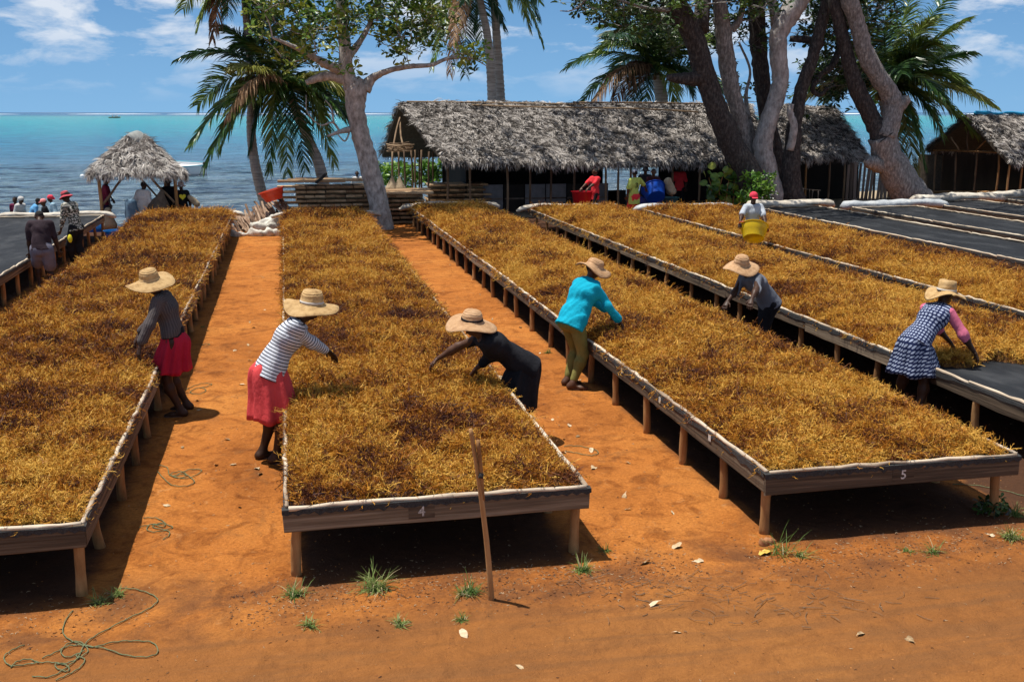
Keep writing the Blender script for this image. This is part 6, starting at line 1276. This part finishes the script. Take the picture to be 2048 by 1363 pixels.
# ---------------------------------------------------------------- boats, buoy
M_BOATW = mat('boat_white', [(.80, .82, .82), (.90, .90, .90)], 3, .5); M_BOATB = mat('boat_blue_trim', [(.04, .30, .42), (.06, .38, .50)], 3, .5)
def boat(label, c, L_, W_, H_, heading, m, m2):
    root = empty('small_boat', tuple(c), heading, label=label, cat='boat'); n = 14; V = []; seg = 9
    for i in range(n):
        t = i/(n-1); w_ = W_/2*min(1, (math.sin(min(t*1.6+.42, 1.57)) if t < .75 else math.sin(1.57)*math.sqrt(max(1-((t-.75)/.25)**2, 0))*1.0)); sh = H_*(1+.35*max(0, t-.5)**1.3)
        for j in range(seg): a = -math.pi/2+math.pi*j/(seg-1); V.append((L_*(t-.5), math.sin(a)*max(w_, .02)*(abs(math.sin(a))**.0 if 1 else 1), sh-(sh+.15)*math.cos(a)**.6 if math.cos(a) > 1e-6 else sh))
    V = np.array(V); Fc = [[i*seg+j, (i+1)*seg+j, (i+1)*seg+j+1, i*seg+j+1] for i in range(n-1) for j in range(seg-1)]+[list(range(seg))]
    mesh('hull', np.concatenate([V, V*np.array([.96, .92, 1])+np.array([0, 0, .0])]), Fc+[[q+len(V) for q in f[::-1]] for f in Fc]+[[i*seg+e, (i+1)*seg+e, (i+1)*seg+e+len(V), i*seg+e+len(V)] for i in range(n-1) for e in (0, seg-1)], m, root, smooth=False)
    for s, e in ((1, 0), (-1, seg-1)): P = V[[i*seg+e for i in range(n)]]; mesh('gunwale', *tube(P+np.array([0, 0, .02]), .035, 6), m2, root, smooth=True)
    P = V.reshape(n, seg, 3); dk = np.concatenate([P[:, 0]*[1, .93, 1]-[0, 0, .14], P[:, -1]*[1, .93, 1]-[0, 0, .14]]); mesh('deck', dk, [[i, i+1, n+i+1, n+i] for i in range(n-1)], m, root)
    for t in (.3, .6): mesh('seat', *box(.25, W_*.85, .03, (L_*(t-.5), 0, H_*.75)), m2, root)
    return root
q = atY(372, 337, 79); b1 = boat('white dinghy with a blue gunwale moored just right of the kiosk roof', (q[0]-.3, 76, SEA_Z), 3.8, 1.5, .8, R(172), M_BOATW, M_BOATB); b1.rotation_euler.x = R(-13)
mesh('outboard_motor', *sculpt([Prim((-1.85, 0, .55), (-1.85, 0, .85), .09, .12), Prim((-1.85, 0, .5), (-1.9, 0, -.1), .04)], .03, .03), M_DARKW, b1)
v, f_ = sculpt([Prim((0, 0, .05), (0, 0, .06), .16)], .03, .01); mesh('mooring_buoy', v, f_, M_BOATW, smooth=True, loc=(*at(165, 355, SEA_Z)[:2], SEA_Z), label='round white mooring buoy floating left of the kiosk roof', cat='buoy')
q = at(229, 236, SEA_Z); b2 = boat('tiny far off canoe on the turquoise lagoon', (q[0], q[1], SEA_Z), 8, 1.6, .7, .1, mat('canoe_wood', (.3, .2, .12)), M_DARKW)
for dx in (-1.2, .6, 1.8): mesh('rower', *sculpt([Prim((dx, 0, .5), (dx, 0, 1.4), .32, .25), Prim((dx, 0, 1.8), (dx, 0, 1.9), .18)], .12, .1), mat('far_shirt', (.5, .25, .15)), b2, smooth=True)
q = atY(5, 424, 36.6); boat('pale blue boat at the left edge beside the waders', (q[0]-1.0, 36.8, SEA_Z), 3.6, 1.1, .75, R(3), mat('boat_pale_blue', [(.10, .33, .50), (.16, .42, .58)], 3, .5), M_BOATW)
q = at(1290, 330, SEA_Z); boat('white boat glimpsed through the gap under the hall eave', (q[0], q[1], SEA_Z), 5, 1.6, .9, .2, M_BOATW, mat('boat_orange', (.5, .2, .06)))

# ---------------------------------------------------------------- small things on the ground
M_GRASS = mat('grass_blade', [(.05, .10, .015), (.11, .19, .03), (.26, .30, .09)], 30, .6, 0, rnd=.3, trans=.25, coord='Object'); M_GRASSD = mat('dry_blade', [(.30, .24, .11), (.45, .36, .2)], 20, .7)
def tuft(label, px_, py_, size, n=110, flat_=.35, seed=0, dry=.12):
    r_ = np.random.default_rng(seed); c = at(px_, py_, 0); mbs = [MB(), MB()]
    for i in range(n):
        az = r_.uniform(0, 6.28); el = r_.uniform(flat_*.6, 1.35); d = np.array([math.cos(az)*math.cos(el), math.sin(az)*math.cos(el), math.sin(el)]); l = size*(.25+.8*r_.random()**1.5); p = np.array([r_.normal()*size*.16, r_.normal()*size*.16, 0]); w_ = .0028; side = nrm(np.cross(d, (0, 0, 1)))*w_; v = [p-side, p+side]
        for k in range(3): d = nrm(d+np.array([0, 0, -.28])); p = p+d*l/3; s_ = side*(1, .7, .1)[k]; v += [p-s_, p+s_]
        mbs[r_.random() < dry].add(np.array(v), [[0, 1, 3, 2], [2, 3, 5, 4], [4, 5, 7, 6]])
    t = empty('grass_tuft', (c[0], c[1], float(groundz(c[0], c[1]))), label=label, cat='grass tuft', group='grass tufts by the table ends')
    mbs[0].build('green_blades', M_GRASS, t)
    if mbs[1].n: mbs[1].build('dry_blades', M_GRASSD, t)
for i, (x, y, s, n, lab) in enumerate([(590, 1190, .16, 130, 'grass tuft at the left front leg of the centre table'), (752, 1178, .24, 210, 'largest grass tuft in front of the centre table'), (938, 1188, .17, 150, 'grass tuft just left of the upright stick'),
        (800, 1248, .12, 90, 'small grass tuft below the largest one'), (618, 1252, .12, 70, 'small grass tuft below the left front leg of the centre table'), (924, 1240, .09, 60, 'tiny grass tuft below the upright stick'), (1165, 1140, .15, 130, 'spreading grass tuft at the right front corner of the centre table'),
        (1560, 1105, .26, 60, 'long bladed tuft at the left front leg of the table numbered 5'), (1600, 1112, .16, 60, 'low tuft right of the left front leg of the table numbered 5'), (1865, 1110, .15, 60, 'sparse tuft below the number 5 board towards the right'), (1815, 1105, .10, 40, 'faint tuft left of the sparse one below the number 5 board'),
        (2022, 1080, .18, 150, 'dense grass tuft near the right edge'), (2030, 1030, .15, 110, 'grass tuft behind the dense one near the right edge'), (200, 1205, .15, 110, 'grass tuft in the shadow corner of the left edge table'), (235, 1190, .12, 80, 'grass tuft where the rope leaves the left table shadow'), (405, 655, .08, 0+30, 'weed beside the leg of the left edge table'), (1095, 705, .13, 60, 'weed at a left leg of the table numbered 5'), (1210, 1100, .10, 50, 'grass wisps right of the centre table shadow')]):
    tuft(lab, x, y, s, n, seed=i, flat_=.15 if s > .2 and n < 100 else .35)
M_DL = mat('fallen_leaf', [(.24, .15, .07), (.50, .36, .20), (.66, .52, .34)], 10, .8, .3, 30, rnd=.6); M_DLY = mat('yellow_leaf', [(.6, .36, .05), (.75, .48, .10)], 10, .7)
def dleaf(seed):
    r_ = np.random.default_rng(seed); n = 7; V = []
    for i in range(n):
        t = i/(n-1); w_ = .028*math.sin(min(t*1.1+.08, 1)*math.pi)**.7+.001; z = .006+.010*math.sin(t*3)+r_.normal(0, .003); cu = r_.uniform(-.1, .45)
        V += [(.13*(t-.5), -w_*r_.uniform(.8, 1.2), z+w_*cu), (.13*(t-.5), .006*math.sin(t*6), z), (.13*(t-.5), w_, z+w_*cu*r_.uniform(.3, 1.4))]
    return np.array(V), [[i*3+q, (i+1)*3+q, (i+1)*3+q+1, i*3+q+1] for i in range(n-1) for q in (0, 1)]
dl = [mesh('dry_leaf', *dleaf(s), M_DL) for s in range(4)]+[mesh('dry_leaf', *dleaf(9), M_DLY)]; PROTO += dl
zones = {'pale dry leaf on the soil between the left and centre tables': [(395, 803), (432, 932), (465, 930), (515, 938), (520, 950), (400, 822), (335, 1010), (508, 655), (470, 700), (500, 720), (500, 645), (496, 690), (520, 590), (530, 620), (485, 770), (455, 880), (365, 894), (525, 555), (480, 1015)],
         'pale dry leaf on the soil between the centre table and the table numbered 5': [(1138, 850), (1155, 872), (1182, 902), (1186, 937), (1105, 838), (1128, 878), (1080, 706), (1255, 925), (1250, 992), (1254, 1018), (1345, 1025), (1352, 1094), (1294, 1126), (1395, 1123), (960, 590), (985, 640), (1040, 655), (945, 560), (900, 530), (1010, 690), (1128, 905), (1160, 760)],
         'dry leaf lying out on the open foreground soil': [(1038, 1332), (1353, 1265), (1720, 1268), (1822, 1280), (930, 1268), (1310, 1210)], 'small pale scrap in the shade under the right hand tables': [(1840, 850), (1980, 1075), (1950, 830)]}
for lab, pts in zones.items():
    for (x, y) in pts: c = at(x, y, 0); s_ = rng.uniform(.5, .95)*(.85 if y < 900 else 1); inst(dl[rng.integers(0, 4)], None, (c[0], c[1], float(groundz(c[0], c[1]))), (rng.normal(0, .3), rng.normal(0, .3), rng.uniform(0, 6.28)), (s_, s_*rng.uniform(.7, 1.1), s_), label=lab, cat='dry leaf', group='fallen leaves')
c = at(1533, 1106, 0); inst(dl[4], None, (c[0], c[1], .0), (0, 0, .3), (1.1, 1, 1), label='yellow leaf beside the stone at the table numbered 5', cat='dry leaf')
v, f_ = sculpt([Prim((-.03, 0, .01), (.04, .01, .02), .045, .035)], .012, .02, noise_=folds(4, .006, 40)); mesh('stone', v, f_, mat('rust_stone', [(.28, .11, .04), (.42, .2, .09)], 8, .9, .6, 30), loc=tuple(at(1533, 1088, 0)), label='rust coloured stone at the left front leg of the table numbered 5', cat='stone')
# the upright stick with a short side branch
s_ = empty('upright_stick', tuple(at(983, 1200, 0)), label='thin peeled stick standing upright before the centre table', cat='stick'); SO = np.array(at(983, 1200, 0)); Yb = SO[1]
mesh('shaft', *tube(catmull([atY(984, 1210, Yb)-SO, atY(975, 1100, Yb)-SO, atY(962, 990, Yb)-SO, atY(950, 910, Yb)-SO, atY(941, 857, Yb)-SO], 5), np.linspace(.021, .0135, 21), 8, .03), M_POST, s_, smooth=True)
mesh('side_branch', *tube(catmull([atY(966, 1000, Yb)-SO, atY(962, 940, Yb-.01)-SO, atY(956, 880, Yb-.03)-SO], 4), .0135, 8), M_POST, s_, smooth=True)
mesh('tie', *tube([atY(958, 950, Yb-.025)-SO, atY(966, 952, Yb-.025)-SO], .018, 8), M_NETSTRIP, s_)
# ropes
M_ROPE = mat('green_rope', [(.10, .13, .06), (.24, .26, .14)], 60, .8, .6, 120, spec=.2)
def rope(label, strands, r=.0038):
    t = empty('rope', (*at(*strands[0][0])[:2], 0), label=label, cat='rope'); O = np.array(t.location)
    for st in strands:
        P = catmull([at(x, y, 0) for x, y in st], 7); P[:, 2] = groundz(P[:, 0], P[:, 1])+.006+np.abs(np.sin(np.arange(len(P))*.7))*.006; mesh('strand', *tube(P-O, r, 6), M_ROPE, t, smooth=True)
S = 560/1649
cr_ = lambda L_: [(x*S, 900+y*S) for x, y in L_]
rope('long tangled green rope lying in the lower left foreground', [cr_([(700, 815), (800, 820), (890, 850), (930, 890), (880, 940), (760, 1000), (600, 1085), (505, 1150), (460, 1230), (390, 1290), (300, 1340), (190, 1340)]), cr_([(430, 945), (385, 1010), (372, 1080), (420, 1130), (500, 1160), (620, 1180), (740, 1215), (860, 1225), (930, 1195), (900, 1140), (800, 1130), (680, 1140), (560, 1170), (480, 1160), (400, 1165), (330, 1200), (250, 1235)]),
     cr_([(145, 1155), (70, 1195), (25, 1240), (60, 1280), (150, 1275), (240, 1262), (330, 1262), (400, 1280), (400, 1310), (340, 1295), (330, 1270), (400, 1262), (470, 1230), (520, 1190), (470, 1140), (400, 1150), (360, 1200), (400, 1230), (480, 1200)]), cr_([(65, 1290), (100, 1260), (170, 1245), (230, 1262)]), cr_([(330, 1362), (400, 1330), (470, 1290), (500, 1240), (450, 1220), (500, 1190)])])
rope('looped green rope on the path by the left edge table, nearer the middle', [cr_([(935, 95), (985, 110), (1000, 155), (1060, 170), (1130, 165), (1190, 130), (1120, 125), (1050, 150), (1020, 165), (1090, 150), (1145, 190), (1100, 215), (1020, 212), (970, 180), (930, 135)]), cr_([(1000, 150), (1060, 135), (1100, 155), (1050, 170), (1010, 155)])])
rope('small knotted green rope on the path below the looped one', [cr_([(845, 400), (920, 402), (970, 430), (960, 455), (890, 440), (865, 470), (920, 485), (1015, 460), (980, 440), (930, 440), (900, 455), (990, 480), (995, 510), (960, 530)]), cr_([(820, 455), (900, 440), (980, 430)])])
rope('green rope loop at the right side of the centre table', [[(1128, 893), (1160, 893), (1190, 900), (1196, 907), (1180, 912), (1150, 906), (1130, 902)]])
rope('coiled green rope halfway down the path beside the left edge table', [[(372, 780), (390, 772), (410, 768), (424, 770), (410, 776), (392, 778), (380, 786), (398, 790), (412, 782), (400, 776)], [(404, 690), (412, 687), (420, 689), (412, 692)]])
rope('thin green rope crossing the soil at the right edge', [[(1905, 968), (1960, 972), (2005, 980), (2060, 995)]])
# dead twigs in the road
M_TWIG = mat('dead_twig', [(.13, .07, .035), (.26, .16, .09)], 20, .9)
def twigs(label, px_, py_, n, sp, seed):
    r_ = np.random.default_rng(seed); c = at(px_, py_, 0); t = MB()
    for i in range(n):
        p = np.array([r_.normal()*sp*.75, r_.normal()*sp*.33, .008]); a = r_.normal(.4, 1.3); l = .03+.2*r_.random()**2.2; d = np.array([math.cos(a), math.sin(a)*.8, r_.uniform(0, .08)]); q = p+d*l*.5+r_.normal(0, .01, 3)*[1, 1, .2]; V, Fc = tube(catmull([p, q, p+d*l+r_.normal(0, .015, 3)*[1, 1, .3]], 2), r_.uniform(.0012, .0032), 4); t.add(V, Fc)
    t.build('dead_twigs', M_TWIG, None, loc=(c[0], c[1], float(groundz(c[0], c[1]))), label=label, cat='twigs', kind='stuff')
twigs('scattered dead twigs on the road below the table numbered 5', 1350, 1180, 60, .55, 1); twigs('dead twigs and rootlets right of the first scatter on the road', 1530, 1210, 55, .6, 2); twigs('thin litter of twigs along the road edge at the right', 1700, 1190, 40, .7, 3); twigs('twigs lying by the right corner of the centre table', 1180, 1165, 20, .25, 4)
# crumbs of seaweed and straw, clods, trodden into the soil
M_BITS = mat('seaweed_crumbs', [(.05, .02, .012), (.11, .05, .022), (.20, .10, .045), (.42, .29, .17)], 1.5, .85, 0, rnd=1.0, inst_rnd=True)
def bit(seed):
    r_ = np.random.default_rng(seed); return tube(catmull([(-.5, 0, 0), (r_.normal(0, .1), r_.normal(0, .25), .1), (.5, r_.normal(0, .2), 0)], 2), [.05, .1, .12, .1, .05], 3)
n = 9000; X = np.concatenate([rng.uniform(-4.4, 9, 2600), rng.uniform(-.5, 2.9, 3000), rng.uniform(3.3, 6.6, 2200), rng.uniform(-4, -1, 1200)]); Yy = np.concatenate([rng.uniform(5.3, 13, 2600)**1., 7.05+rng.normal(0, .24, 3000), 7.0+rng.normal(0, .25, 2200), 7.1+rng.normal(0, .22, 1200)])
scatter('ground_litter', [bit(s) for s in range(5)], np.stack([X, Yy, groundz(X, Yy)+.002], 1), np.stack([rng.normal(0, .2, n), rng.normal(0, .15, n), rng.uniform(0, 6.28, n)], 1), .006+.022*rng.random(n)**2, [M_BITS], kind='stuff', label='crumbs of seaweed and straw trodden into the soil')
def clod(seed):
    r_ = np.random.default_rng(seed); V, Fc = lathe([(.2, -.3), (.9, -.1), (.8, .35), (.2, .5)], 6); return V*(1+.25*r_.normal(size=(len(V), 1))), Fc
n = 5000; X = rng.uniform(-4.4, 9.5, n); Yy = 5.2+8.5*rng.random(n)**1.4
scatter('soil_clods', [clod(s) for s in range(4)], np.stack([X, Yy, groundz(X, Yy)], 1), rng.normal(0, .4, (n, 3)), .002+.0075*rng.random(n)**3, [mat('soil_clod', [(.30, .11, .03), (.46, .19, .05)], 2, .95, 0, rnd=.6, inst_rnd=True)], kind='stuff', label='small clods and grit of orange soil')
for o in PROTO: bpy.data.objects.remove(o)
